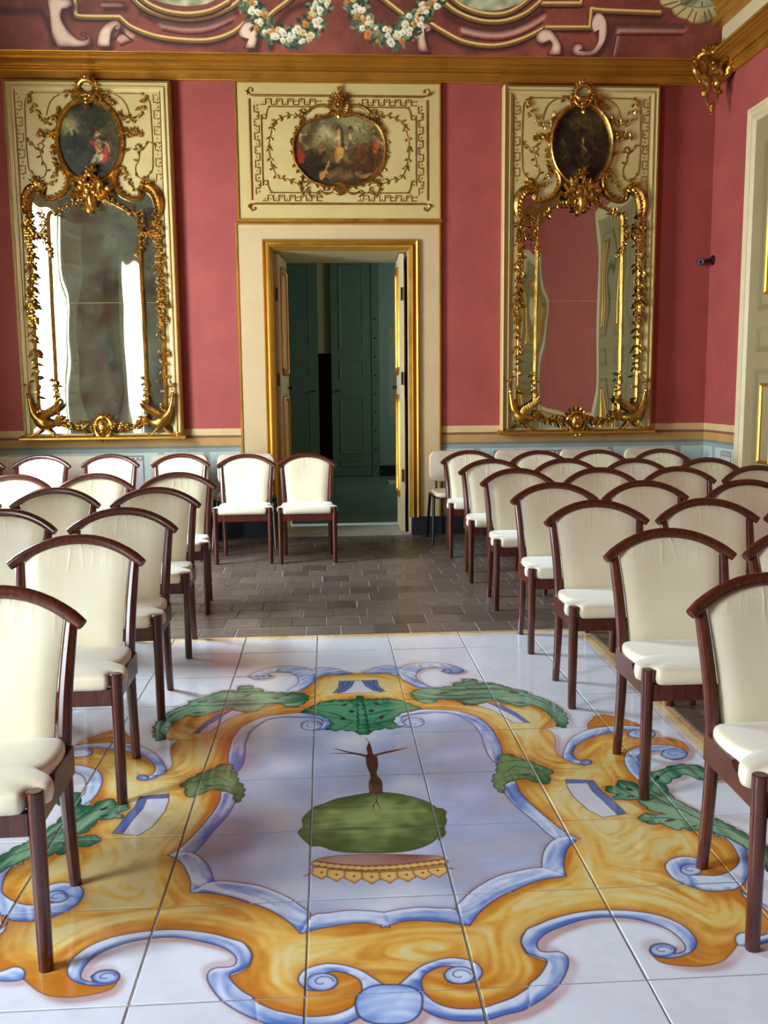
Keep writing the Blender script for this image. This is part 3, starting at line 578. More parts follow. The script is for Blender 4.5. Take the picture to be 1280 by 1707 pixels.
# measured outlines of the floor, mirror and cove decoration, in millimetres
FLOOR_TRACE = json.loads(r"""{"gold":[[-14,4340],[58,4343],[135,4335],[192,4286],[224,4213],[277,4100],[426,4029],[592,4044],[759,3940],[822,3878],[861,3713],[837,3598],[785,3555],[737,3551],[758,3495],[755,3435],[742,3378],[726,3315],[726,3271],[739,3238],[744,3241],[772,3320],[817,3416],[905,3507],[928,3576],[965,3630],[983,3662],[1028,3680],[1066,3646],[1126,3575],[1136,3534],[1163,3477],[1158,3439],[1145,3403],[1202,3398],[1238,3358],[1238,3287],[1217,3247],[1200,3276],[1155,3301],[1096,3306],[1040,3290],[995,3260],[971,3222],[958,3157],[954,3083],[959,3022],[951,2990],[1002,2885],[1035,2797],[1057,2735],[1053,2613],[1081,2579],[1103,2512],[1098,2565],[1096,2497],[1045,2384],[993,2270],[1009,2223],[1017,2187],[1002,2145],[968,2106],[942,2084],[886,2069],[871,2058],[821,2009],[785,1989],[735,1982],[684,1991],[653,2007],[645,2039],[701,2024],[735,2038],[756,2055],[770,2078],[772,2101],[764,2137],[737,2176],[695,2204],[629,2219],[565,2224],[503,2219],[436,2194],[398,2176],[368,2153],[349,2146],[336,2115],[335,2080],[342,2057],[359,2041],[375,2032],[385,2024],[372,1999],[349,1969],[318,1931],[313,1925],[271,1895],[234,1878],[197,1865],[164,1865],[131,1871],[99,1886],[76,1913],[62,1947],[-8,1939]],"field":[[-28,3605],[122,3695],[276,3791],[331,3786],[407,3757],[452,3698],[484,3637],[501,3564],[502,3472],[500,3398],[508,3460],[496,3357],[497,3248],[484,3117],[490,3021],[489,2958],[503,2879],[522,2811],[546,2738],[565,2669],[587,2631],[547,2585],[528,2550],[524,2532],[500,2448],[423,2424],[346,2382],[282,2335],[234,2268],[205,2228],[203,2229],[162,2241],[113,2251],[63,2253],[23,2241],[-9,2226]],"rib":[[[518,3052],[514,2983],[524,2903],[544,2826],[569,2740],[597,2666],[629,2620],[552,2623],[532,2679],[515,2745],[495,2805],[473,2881],[462,2960],[468,3014],[491,3045]],[[627,2625],[580,2573],[552,2512],[537,2462],[530,2409],[471,2462],[489,2526],[512,2578],[546,2622],[590,2638]],[[530,2409],[451,2395],[364,2347],[306,2306],[256,2252],[218,2190],[194,2271],[218,2313],[257,2363],[327,2421],[393,2448],[471,2462]],[[218,2190],[177,2206],[129,2218],[81,2226],[41,2222],[16,2212],[-11,2198],[-6,2261],[15,2273],[46,2281],[97,2286],[146,2278],[190,2268]],[[206,3780],[258,3809],[333,3800],[410,3779],[458,3732],[497,3677],[518,3594],[527,3515],[527,3396],[526,3377],[516,3289],[491,3238],[481,3197],[463,3272],[463,3371],[469,3464],[468,3505],[460,3599],[436,3666],[398,3737],[329,3764],[272,3756],[223,3751],[182,3730],[165,3691],[171,3651],[193,3630],[226,3634],[248,3664],[241,3691],[214,3707],[189,3696],[173,3677],[185,3703],[215,3720],[247,3704],[255,3664],[233,3614],[194,3601],[158,3614],[138,3648],[129,3694],[145,3740],[176,3772]],[[300,1868],[330,1887],[363,1914],[393,1945],[420,1989],[434,2024],[435,2046],[427,2060],[414,2065],[390,2065],[374,2073],[373,2097],[384,2119],[416,2149],[466,2174],[522,2196],[583,2201],[645,2190],[691,2165],[724,2134],[738,2096],[740,2068],[734,2049],[718,2038],[700,2033],[713,2055],[701,2073],[679,2079],[657,2071],[645,2052],[647,2031],[671,2020],[699,2020],[732,2031],[759,2051],[774,2077],[778,2105],[771,2142],[742,2183],[698,2212],[633,2230],[568,2235],[505,2227],[440,2206],[399,2184],[366,2166],[354,2150],[337,2115],[338,2084],[343,2064],[363,2048],[380,2039],[381,2024],[368,2000],[345,1970],[315,1938]],[[16,1969],[41,1997],[71,2030],[110,2052],[148,2061],[179,2055],[205,2041],[217,2019],[218,1997],[208,1977],[192,1964],[159,1961],[135,1969],[127,1993],[137,2014],[156,2025],[134,2029],[111,2023],[91,2010],[76,1994],[70,1974],[71,1946],[81,1919],[100,1895],[132,1878],[165,1873],[199,1875],[236,1888],[273,1904],[315,1934],[300,1868],[240,1847],[203,1834],[175,1833],[134,1836],[94,1852],[64,1879],[55,1915],[41,1949]],[[738,3241],[764,3321],[812,3417],[870,3484],[927,3521],[996,3538],[1079,3539],[1132,3523],[1168,3492],[1163,3439],[1136,3403],[1091,3403],[1056,3418],[1054,3448],[1078,3484],[1120,3488],[1064,3493],[987,3469],[901,3431],[840,3378],[805,3331],[784,3278],[781,3231],[795,3197],[811,3215],[832,3214],[832,3188],[814,3170],[783,3172],[759,3200]],[[1219,3254],[1208,3296],[1164,3326],[1105,3331],[1048,3313],[994,3273],[966,3222],[948,3158],[944,3084],[951,3023],[950,3025],[972,2965],[995,3045],[990,3068],[1000,3141],[1022,3204],[1053,3248],[1100,3271],[1126,3269],[1144,3288],[1116,3243],[1118,3202],[1154,3186],[1196,3209]],[[1055,2622],[1084,2588],[1111,2520],[1103,2508],[1051,2383],[996,2318],[946,2302],[895,2306],[858,2334],[830,2370],[825,2422],[836,2453],[860,2478],[899,2491],[930,2483],[942,2465],[924,2435],[907,2441],[884,2438],[871,2413],[880,2387],[917,2384],[953,2379],[992,2393],[1035,2426],[1062,2467],[1077,2544],[1074,2603],[1047,2604]],[[991,2307],[995,2275],[1016,2236],[1027,2197],[1019,2161],[1016,2178],[1008,2221],[986,2257]],[[871,2058],[875,2081],[889,2100],[909,2107],[924,2098],[945,2090],[982,2105],[971,2074],[929,2057],[902,2052],[884,2053]],[[20,4355],[59,4379],[107,4430],[153,4444],[198,4440],[228,4391],[218,4337],[192,4286],[146,4334],[79,4332]],[[205,4301],[215,4390],[256,4457],[323,4487],[402,4486],[469,4449],[516,4374],[523,4327],[490,4296],[443,4301],[413,4338],[439,4381],[463,4349],[427,4394],[371,4399],[318,4369],[286,4293],[288,4206],[337,4101],[283,4092],[243,4157],[215,4223]]],"ball":[[66,1907],[62,1940],[37,1962],[-6,1971],[-50,1966],[-79,1941],[-87,1906],[-80,1868],[-56,1845],[-15,1836],[26,1839],[54,1864]],"white":[[[-90,4234],[74,4227],[70,4143],[106,4051],[-121,4056],[-94,4142]],[[697,3051],[792,3035],[794,2950],[806,2912],[826,2774],[741,2753],[708,2809],[686,2915],[687,2996]],[[506,3842],[561,3873],[617,3832],[663,3727],[694,3607],[623,3617],[609,3668],[571,3756],[532,3813]]],"blue":[[[-90,4234],[-42,4229],[-57,4147],[-95,4078],[-121,4056],[-94,4142]],[[17,4232],[74,4227],[70,4143],[106,4051],[66,4076],[33,4147]],[[697,3051],[792,3035],[765,3015],[693,3018]],[[792,3035],[794,2950],[806,2912],[826,2774],[794,2769],[777,2882],[764,2944],[765,3015]],[[561,3873],[617,3832],[663,3727],[694,3607],[672,3613],[645,3698],[602,3788]]],"leaf":[[[-8,4015],[11,3998],[20,3966],[65,3962],[121,3965],[170,3938],[207,3897],[260,3827],[263,3813],[208,3797],[155,3746],[128,3681],[141,3628],[153,3608],[115,3592],[88,3601],[59,3585],[31,3575],[21,3551],[-24,3540]],[[233,4007],[254,4064],[295,4081],[369,4094],[443,4108],[451,4159],[490,4156],[500,4197],[532,4209],[567,4191],[560,4128],[603,4145],[652,4120],[716,4042],[761,4008],[767,3959],[801,3927],[844,3839],[866,3730],[853,3613],[823,3543],[796,3554],[804,3617],[796,3719],[766,3801],[735,3830],[704,3801],[661,3837],[628,3858],[590,3889],[529,3867],[500,3842],[457,3846],[439,3894],[412,3924],[350,3939],[326,3895],[281,3889],[248,3939]],[[495,3259],[513,3287],[547,3286],[574,3247],[603,3223],[638,3174],[662,3136],[663,3107],[640,3079],[641,3041],[618,3020],[592,3031],[567,3062],[536,3069],[505,3057],[476,3032],[458,2961],[442,2980],[437,3035],[445,3091],[468,3138],[475,3188],[496,3222]],[[814,2961],[833,2982],[867,2979],[869,3008],[891,3024],[922,3009],[935,2974],[980,2987],[1008,3080],[1055,3094],[1091,3122],[1147,3143],[1200,3132],[1231,3104],[1301,3073],[1268,3010],[1189,3005],[1157,3025],[1141,3062],[1100,3036],[1057,3004],[1028,2960],[1020,2894],[1038,2828],[1072,2749],[1103,2712],[1150,2605],[1173,2515],[1105,2368],[1129,2460],[1115,2520],[1086,2590],[1055,2622],[1029,2647],[992,2645],[973,2665],[951,2653],[929,2669],[922,2698],[886,2699],[863,2712],[857,2742],[882,2765],[953,2756],[925,2781],[905,2803],[895,2872],[857,2875],[820,2878],[826,2905],[852,2919],[821,2927]]],"vein":[[[-18,3903],[-17,3707],[-18,3604]],[[45,3854],[117,3905],[195,3876]],[[41,3676],[109,3778],[192,3841]],[[37,3703],[63,3648],[97,3607]],[[283,4032],[357,3996],[471,3986],[589,3994],[713,3964],[791,3881],[834,3750],[834,3631]],[[429,3961],[498,3993],[588,3985]],[[479,3108],[543,3182],[596,3157],[646,3123]],[[452,3053],[519,3104],[580,3085],[622,3038]],[[496,3222],[554,3233],[603,3223]],[[824,2955],[897,2949],[952,2911],[982,2833],[1023,2768],[1059,2696],[1110,2645],[1138,2579],[1153,2483]],[[943,2911],[1012,3019],[1078,3086],[1160,3110],[1208,3075]],[[867,2736],[927,2736],[977,2722],[1029,2689]]],"dark":[[[-88,3894],[-57,3921],[-63,3892],[-78,3879]],[[3,3930],[12,3893],[36,3883],[11,3878]],[[28,3820],[49,3832],[57,3803],[37,3791]],[[72,3733],[88,3759],[90,3718],[75,3706]],[[351,3997],[380,4027],[418,4016],[377,4004]],[[493,4087],[523,4064],[527,4050],[503,4062]],[[681,4016],[715,4007],[729,3978],[691,3985]],[[668,3869],[704,3861],[739,3848],[701,3848]],[[885,2972],[907,2950],[900,2937],[886,2947]],[[870,2906],[896,2902],[892,2892],[869,2896]],[[926,2707],[946,2725],[968,2721],[960,2712]],[[1003,2677],[1020,2678],[1018,2669],[1002,2669]],[[1011,3031],[1031,3060],[1040,3053],[1024,3018]],[[553,3109],[586,3110],[584,3104],[559,3099]]],"trunk":[[[0,3335],[39,3332],[39,3235],[29,3152],[44,3087],[40,2988],[-2,2992],[-2,3075],[8,3138],[-2,3238]],[[8,3333],[5,3399],[16,3456],[4,3500],[16,3460],[22,3398],[25,3331]],[[1,3323],[-46,3352],[-136,3358],[-46,3343],[-5,3312]],[[38,3337],[99,3367],[162,3386],[105,3354],[41,3323]],[[-4,3334],[-74,3373],[-125,3407],[-75,3365]]],"bark":[[[20,3307],[12,3220],[13,3137],[18,3073],[21,2997]],[[31,3306],[29,3219],[19,3153]],[[21,2997],[18,2925],[29,2868]],[[21,2939],[6,2905],[2,2868]],[[1,2984],[-20,2964],[-46,2937]]],"bush":[[-2,2999],[47,2998],[110,2975],[176,2926],[203,2888],[213,2867],[231,2859],[240,2837],[233,2804],[233,2772],[220,2728],[218,2685],[193,2651],[215,2686],[191,2665],[170,2635],[136,2608],[92,2590],[41,2585],[-27,2588],[-99,2599],[-141,2617],[-149,2626],[-175,2643],[-196,2643],[-214,2671],[-228,2699],[-240,2736],[-225,2771],[-229,2810],[-224,2842],[-209,2874],[-191,2907],[-160,2926],[-122,2958],[-77,2976]],"crown":[[-191,2526],[-183,2558],[-141,2575],[-86,2579],[27,2574],[132,2561],[185,2549],[198,2519],[194,2491],[103,2479],[-4,2475],[-101,2491]],"crownin":[[-183,2549],[-141,2575],[-86,2578],[27,2572],[132,2560],[180,2545],[191,2532],[106,2514],[23,2510],[-59,2517],[-129,2531]],"bead":[[-182,2537],[-162,2529],[-141,2522],[-121,2516],[-100,2511],[-80,2507],[-60,2503],[-39,2499],[-19,2498],[2,2498],[22,2498],[43,2498],[64,2501],[84,2502],[105,2505],[126,2508],[147,2511],[168,2515],[190,2519]],"scal":[[-166,2486],[-123,2470],[-73,2458],[-23,2450],[27,2450],[78,2453],[125,2461],[169,2471]],"ribc":[[-194,2495],[-222,2464],[-198,2475]],"ribc2":[[198,2491],[225,2471],[201,2477]],"eye":[[[708,2049],[699,2038],[685,2030],[669,2028],[655,2032],[647,2042],[647,2054],[655,2065],[670,2073],[686,2075],[701,2071],[708,2061]],[[199,1990],[192,1975],[177,1964],[159,1961],[141,1967],[130,1979],[127,1996],[134,2011],[149,2022],[168,2025],[186,2019],[197,2006]],[[1164,3443],[1149,3422],[1124,3408],[1096,3404],[1071,3412],[1057,3430],[1057,3452],[1072,3474],[1097,3489],[1126,3492],[1151,3484],[1165,3466]],[[1212,3234],[1197,3211],[1172,3196],[1146,3192],[1124,3200],[1113,3219],[1115,3243],[1131,3266],[1155,3282],[1182,3286],[1204,3278],[1215,3259]],[[926,2414],[916,2399],[900,2389],[884,2386],[871,2391],[864,2403],[866,2419],[876,2433],[891,2444],[908,2447],[922,2441],[928,2429]],[[256,3650],[247,3625],[230,3608],[209,3603],[189,3612],[175,3632],[171,3658],[179,3683],[197,3701],[219,3707],[239,3698],[253,3677]],[[465,4340],[460,4324],[451,4313],[440,4310],[431,4315],[425,4327],[424,4343],[429,4359],[438,4370],[449,4373],[459,4368],[465,4356]],[[832,3191],[826,3180],[817,3173],[806,3170],[797,3174],[792,3183],[793,3195],[799,3206],[808,3214],[819,3216],[828,3212],[833,3203]]]}""")
TRACE2 = json.loads(r"""{"M":{"oval":[[-13,3897],[0,3235],[-269,3566],[254,3569]],"cscroll":[[-312,3328],[-289,3347],[-254,3336],[-224,3295],[-209,3240],[-222,3178],[-262,3122],[-321,3086],[-385,3068],[-441,3083],[-462,3122],[-442,3153]],"oscroll":[[-415,3150],[-463,3186],[-515,3183],[-561,3149],[-590,3099],[-605,3043],[-604,2987],[-597,2944],[-570,2894]],"oscroll2":[[-468,3138],[-514,3127],[-547,3082],[-562,3021],[-569,2959],[-571,2978],[-568,2911]],"stem":[[-573,2899],[-576,2821],[-580,2685],[-581,2527],[-588,2356],[-596,2184],[-600,2081],[-593,1959],[-593,1727],[-593,1493],[-595,1281],[-583,1204],[-555,1177]],"column":[[-342,2939],[-360,2965],[-389,2956],[-406,2922],[-411,2843],[-413,2685],[-416,2458],[-420,2241],[-423,2080],[-426,1726],[-429,1492],[-429,1173]],"arch":[[-342,2950],[-296,2984],[-243,3014],[-185,3044],[-126,3063],[-68,3078],[-9,3086]],"strand":[[-454,2978],[-446,2911],[-443,2843],[-437,2776],[-435,2708],[-421,2651],[-397,2617],[-390,2578]],"link":[[-552,2778],[-516,2764],[-481,2762],[-437,2773]],"colbase":[[-435,1521],[-422,1445],[-431,1374],[-420,1291],[-427,1232]],"bottom":[[-441,1161],[-404,1131],[-367,1101],[-324,1067],[-270,1062],[-209,1075],[-161,1061],[-112,1068],[-64,1080]],"birdbody":[[-628,1175],[-597,1133],[-555,1103],[-506,1097],[-458,1108]],"birdneck":[[-666,1335],[-659,1288],[-649,1234],[-631,1181],[-591,1133]],"birdwing":[[-579,1133],[-531,1162],[-489,1183],[-447,1215],[-429,1238]],"birdleg1":[[-566,1080],[-590,1032],[-632,1007],[-678,988]],"birdleg2":[[-542,1073],[-505,1031],[-465,985]],"birdhead":[[-669,1347],[-674,1376],[-667,1423],[-672,1447]],"innerline":[[-469,3261],[-499,3266],[-528,3305],[-549,3333],[-555,3432],[-558,3553],[-554,3707],[-550,3838],[-543,3903],[-518,3945],[-484,3966],[-351,3970],[-212,3968],[-171,3952],[-197,3939]],"innerarc":[[-246,3958],[-292,3933],[-332,3889],[-355,3834],[-369,3779]],"tendril":[[-560,3559],[-519,3562],[-496,3532],[-466,3496],[-428,3501],[-405,3530],[-432,3552],[-461,3537],[-446,3488],[-437,3444],[-427,3400],[-404,3361],[-402,3311],[-423,3267],[-469,3246]],"garl1":[[-512,3941],[-483,3871],[-459,3811],[-417,3762],[-382,3732],[-336,3747],[-284,3769]],"garl2":[[-462,3609],[-416,3637],[-357,3623],[-311,3610],[-276,3626]],"garl3":[[-312,3317],[-323,3267],[-346,3217],[-392,3178],[-450,3144]],"outline":[[-608,4043],[-626,4027],[-634,3989],[-636,3815],[-636,3376],[-639,2948],[-641,2640],[-665,1959],[-666,1447]],"crest":[[2,4008],[0,4098],[-1,3886],[-73,4005],[78,4007]],"cluster":[[-19,3318],[-22,3268],[-47,3212],[12,3202],[-17,3179],[-93,3190],[60,3179],[-128,3151],[120,3152],[-45,3123],[20,3123],[-15,3090],[-20,3045],[-19,2994]],"topz":[[-410,4045],[-409,3991],[-582,4017],[-85,4022]],"ledge":[[-747,987],[703,969],[-752,948],[717,930]],"frame":[[-727,4064],[696,4067],[-747,1010],[672,993]],"sidekey":[[-634,3967],[-576,3968],[-626,3221],[-568,3222]],"o_panel":[[-914,4094],[923,4090],[-926,2924],[910,2919]],"o_rect":[[-784,3975],[810,3990],[-786,3059],[795,3045]],"o_band":[[-745,3949],[769,3954],[-746,3080],[758,3076]],"o_in":[[-684,3885],[701,3890],[-691,3150],[704,3147]],"o_oval":[[6,3823],[69,3811],[157,3821],[269,3779],[349,3731],[396,3657],[420,3565],[411,3441],[377,3348],[304,3278],[214,3231],[117,3207],[20,3215],[-77,3203],[-173,3222],[-269,3265],[-339,3337],[-386,3406],[-404,3514],[-392,3621],[-348,3698],[-275,3752],[-163,3783],[-82,3810]],"o_spray":[[-257,3858],[-305,3835],[-337,3804],[-401,3819],[-464,3806],[-529,3780],[-574,3742],[-595,3665],[-616,3574],[-615,3482],[-601,3405],[-575,3328],[-541,3274],[-461,3267],[-398,3236],[-334,3221]],"o_leafl":[[-97,3895],[-161,3900],[-225,3878],[-265,3843]],"o_crest":[[10,3906],[12,4043],[16,3777]],"o_shell":[[12,3183],[-61,3183],[84,3184],[12,3238]],"o_foot":[[-45,3160],[-110,3136],[-174,3167],[-199,3144],[-159,3113]],"o_drop":[[-277,3252],[-270,3190],[-280,3128]]},"C":{"pale":[[[-2380,400],[-2186,394],[-2175,348],[-2224,319],[-2270,314],[-2292,246],[-2254,157],[-2191,93],[-2144,78],[-2099,90],[-2103,124],[-2145,112],[-2152,130],[-2107,142],[-2076,108],[-2090,55],[-2165,29],[-2361,26],[-2391,132],[-2382,268]],[[-2038,30],[-2001,137],[-1949,195],[-1881,230],[-1826,235],[-1798,203],[-1816,167],[-1855,157],[-1863,184],[-1831,198],[-1879,161],[-1908,92],[-1917,32]],[[-1958,367],[-1748,370],[-1754,332],[-1964,329]],[[703,246],[786,252],[834,225],[831,187],[794,182],[783,196],[803,215],[775,201],[787,126],[824,20],[724,26]],[[1752,138],[1765,186],[1809,214],[1867,215],[1926,169],[1985,94],[1996,15],[1875,13],[1905,93],[1879,128],[1823,104],[1775,110]],[[2226,285],[2251,343],[2294,351],[2358,287],[2378,170],[2338,62],[2265,13],[2099,11],[2082,71],[2116,107],[2171,101],[2187,67],[2151,52],[2259,54],[2306,121],[2301,216],[2263,192],[2236,227]],[[-819,164],[-772,226],[-713,241],[-665,189],[-662,108],[-687,37],[-786,29],[-739,107],[-772,111],[-815,125]]],"gold":[[[-2148,404],[-2165,282],[-2124,260],[-1802,260],[-1713,186],[-1521,120],[-1271,93],[-1067,98],[-884,151],[-751,240]],[[-1681,411],[-1593,334],[-1450,280],[-1253,256],[-1050,281],[-868,351],[-763,424]],[[-1641,433],[-1540,357],[-1397,308],[-1224,293],[-1046,320],[-890,389]],[[-598,247],[-519,316],[-415,385],[-350,430]],[[785,270],[919,198],[1135,107],[1401,82],[1633,137],[1833,233]],[[878,448],[1039,342],[1251,276],[1460,275],[1636,335],[1755,427]],[[966,467],[1087,384],[1273,330],[1454,332],[1578,386],[1673,460]],[[1833,229],[2216,234],[2206,377],[2339,367],[2816,358]],[[1783,412],[2108,417],[2105,466]],[[394,441],[524,353],[656,268]]],"dark":[[[-2160,404],[-2186,248],[-1806,235],[-1716,164],[-1524,92],[-1274,63],[-1069,70],[-873,128]],[[-1622,301],[-1481,235],[-1258,206],[-1055,227],[-821,312]],[[-2805,295],[-2438,294],[-2399,177],[-2389,40]],[[759,261],[907,170],[1137,78],[1404,53],[1637,108],[1836,210],[2220,210]],[[936,336],[1098,247],[1284,207],[1467,210],[1645,266],[1791,348]],[[2238,343],[2822,328]],[[2438,27],[2438,253],[3053,249]],[[-546,32],[-527,156],[-392,318],[-213,388],[-86,412]]],"pink":[[[-1459,213],[-1260,188],[-1056,209],[-861,289]],[[1114,205],[1287,175],[1470,177],[1649,231],[1796,314]],[[-1870,139],[-1810,203],[-1721,129],[-1827,93]],[[2451,32],[2464,230],[3056,238]]],"green":[[[-1557,417],[-1439,374],[-1317,354],[-1193,351],[-1067,371],[-937,426]],[[992,454],[1099,395],[1270,355],[1425,361],[1576,409],[1673,465]],[[2960,484],[3016,411],[3177,402],[3301,438],[3341,489]]],"shell":[[[2784,481],[2818,409],[2902,387],[2955,330],[3066,308],[3129,269],[3247,280],[3293,311],[3384,324],[3422,383],[3490,430],[3487,491],[3341,489],[3301,438],[3176,409],[3013,423],[2960,484]]],"garl":[[[-751,424],[-681,336],[-635,269],[-577,178],[-476,138],[-400,123],[-297,136],[-218,195],[-165,276],[-112,367],[-99,434]],[[154,438],[192,349],[231,281],[296,213],[401,145]],[[401,149],[505,123],[582,170],[658,218],[706,287],[756,334],[804,402],[839,448]]]}}""")
# ------------------------------------------------------------------ floor: painted majolica carpet inside a terracotta floor
FL = MB().box(XL - .5, XR + .5, YF - .3, YB + .06, -.12, -.0022); floor = struct('floor', FL, M['grout'])
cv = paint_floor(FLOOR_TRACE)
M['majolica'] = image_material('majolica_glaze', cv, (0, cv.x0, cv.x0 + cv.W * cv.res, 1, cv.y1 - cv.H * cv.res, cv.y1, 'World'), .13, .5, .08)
del cv
def tile_mesh(name, wx, wy, mat, b=.0018):
    m = MB(); x, y = wx / 2, wy / 2
    m.loft([[(-x, -y, -.0036), (x, -y, -.0036), (x, y, -.0036), (-x, y, -.0036)], [(-x, -y, -b), (x, -y, -b), (x, y, -b), (-x, y, -b)],
            [(-x + b, -y + b, 0), (x - b, -y + b, 0), (x - b, y - b, 0), (-x + b, y - b, 0)]])
    me = bpy.data.meshes.new(name); me.from_pydata(m.v, [], m.f); me.materials.append(mat); return me
xs = [-1.345, -1.0, -.6, -.2, .2, .6, 1.0, 1.345]; ys = [5.072, 4.743] + [4.743 - .4 * k for k in range(1, 14)]
cache = {}
for i in range(7):
    for j in range(len(ys) - 1):
        wx, wy = xs[i + 1] - xs[i] - .0055, ys[j] - ys[j + 1] - .0055
        k = (round(wx, 3), round(wy, 3))
        if k not in cache: cache[k] = tile_mesh('floor_tile', wx, wy, M['majolica'])
        o = link('floor_tile', cache[k], floor); o.location = ((xs[i] + xs[i + 1]) / 2 + rng.uniform(-.0008, .0008), (ys[j] + ys[j + 1]) / 2 + rng.uniform(-.0008, .0008), rng.uniform(0, .0006))
        o.rotation_euler = (rng.gauss(0, .0011), rng.gauss(0, .0011), rng.gauss(0, .0012))
t = NT('terracotta'); v = t.coord('World'); oi = t.n('ObjectInfo'); ge = t.n('NewGeometry')
ad = t.n('Math', operation='ADD'); t.l(oi.outputs['Random'], ad.inputs[0]); t.l(ge.outputs['Random Per Island'], ad.inputs[1])
fr = t.n('Math', operation='FRACT'); t.l(ad.outputs[0], fr.inputs[0])
base = t.ramp(fr.outputs[0], [(0, lin((88, 76, 66))), (.35, lin((104, 90, 78))), (.7, lin((118, 102, 90))), (1, lin((104, 92, 84)))])
t.set(Base_Color=t.mix(1., base, t.ramp(t.noise(v, 14, 6, .7), [(.3, (.72, .72, .74)), (.7, (1.12, 1.1, 1.08))]), 'MULTIPLY'), Roughness=t.ramp(t.noise(v, 9, 4), [(.3, (.25, .25, .25)), (.7, (.45, .45, .45))]), Specular_IOR_Level=.5)
t.bump(t.noise(v, 45, 5), .25, .004); M['terracotta'] = t.m
bw, bh = .2, .208; tm = tile_mesh('brick', bw - .006, bh - .006, M['terracotta'], .0016); rest = MB(); cnt = 0; spots = []
for r in range(-45, 18):
    y = 5.078 + bh * (r + .5)
    if y + bh / 2 > YB + .02 or y < YF: continue
    off = (.5 * (r % 2) + .13 * math.sin(r * 2.3)) * bw
    for c in range(-19, 19):
        x = c * bw + off + .03
        if x < XL + .1 or x > XR - .1: continue
        if y < 5.08 and abs(x) < 1.345 + bw / 2 + .002: continue
        spots.append((x, y))
def seen(p):
    x, y = p
    if y > 5.08 and -1.25 < x < 1.25: return 0
    if 1.34 < x < 2.1 and 2.9 < y < 5.2: return 1
    if 1.25 <= x < 2.3 and y > 5: return 2
    return 9
spots.sort(key=lambda p: (seen(p), p[1]))
for x, y in spots:
    a = rng.gauss(0, .006); px_, py_ = x + rng.uniform(-.002, .002), y + rng.uniform(-.002, .002); dz = rng.uniform(-.0004, .0012)
    if cnt < 300 and seen((x, y)) < 9:
        o = link('terracotta_tile', tm, floor); o.location = (px_, py_, dz); o.rotation_euler = (rng.gauss(0, .003), rng.gauss(0, .003), a); cnt += 1
    else:
        n = len(rest.v); ca, sa = math.cos(a), math.sin(a)
        rest.v += [(px_ + p.co.x * ca - p.co.y * sa, py_ + p.co.x * sa + p.co.y * ca, p.co.z + dz) for p in tm.vertices]
        rest.f += [tuple(n + i for i in p.vertices) for p in tm.polygons]
# the strips that fill up to the carpet's two long sides
for sx in (-1, 1):
    for k in range(40):
        y0 = 5.06 - k * bh
        if y0 - bh < YF: break
        rest.box(*sorted((sx * 1.352, sx * 1.446)), y0 - bh + .006, y0, -.0035, 0)
rest.build('terracotta_paving', M['terracotta'], floor, None, 'stuff')
# ------------------------------------------------------------------ walls
OX0, OX1, OZ = -.60, .66, 2.655; YR = 9.45
wb_ = MB().box(XL - .5, OX0, YB, YR, -.1, 6).box(OX1, XR + .5, YB, YR, -.1, 6).box(OX0, OX1, YB, YR, OZ, 6); wall_back = struct('wall_back', wb_, M['pink'])
wl = MB(); yy = [YF - .3] + [q for ab in reversed(WIN) for q in ab] + [YB + .1]
wl.box(XL - .45, XL, yy[0], yy[1], -.1, 6).box(XL - .45, XL, yy[2], yy[3], -.1, 6).box(XL - .45, XL, yy[4], yy[5], -.1, 6)
for a, b in WIN: wl.box(XL - .45, XL, a, b, -.1, WZ0).box(XL - .45, XL, a, b, WZ1, 6)
wall_left = struct('wall_left', wl, M['pink'])
wall_right = struct('wall_right', MB().box(XR, XR + .4, YF - .3, YB + .1, -.1, 6), M['pink'])
wall_front = struct('wall_front', MB().box(XL - .5, XR + .5, YF - .3, YF, -.1, 6), M['pink'])
struct('ceiling', MB().box(XL - .5, XR + .5, YF - .3, YB + .5, ZC, ZC + .2), M['ceil'])
# painted cove over the back wall
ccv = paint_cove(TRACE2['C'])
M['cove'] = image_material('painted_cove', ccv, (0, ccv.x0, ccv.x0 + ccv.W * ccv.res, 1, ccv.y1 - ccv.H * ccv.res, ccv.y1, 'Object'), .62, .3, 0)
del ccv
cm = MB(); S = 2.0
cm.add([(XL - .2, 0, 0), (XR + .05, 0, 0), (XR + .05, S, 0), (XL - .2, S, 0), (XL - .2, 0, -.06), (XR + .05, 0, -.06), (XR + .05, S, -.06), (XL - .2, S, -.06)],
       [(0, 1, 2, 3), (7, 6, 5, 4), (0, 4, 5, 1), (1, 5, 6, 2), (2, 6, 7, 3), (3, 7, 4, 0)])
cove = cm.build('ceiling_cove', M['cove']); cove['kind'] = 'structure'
cove.matrix_world = Matrix(((1, 0, 0, 0), (0, -.5, -.866, 8.435), (0, .866, -.5, 4.28), (0, 0, 0, 1)))
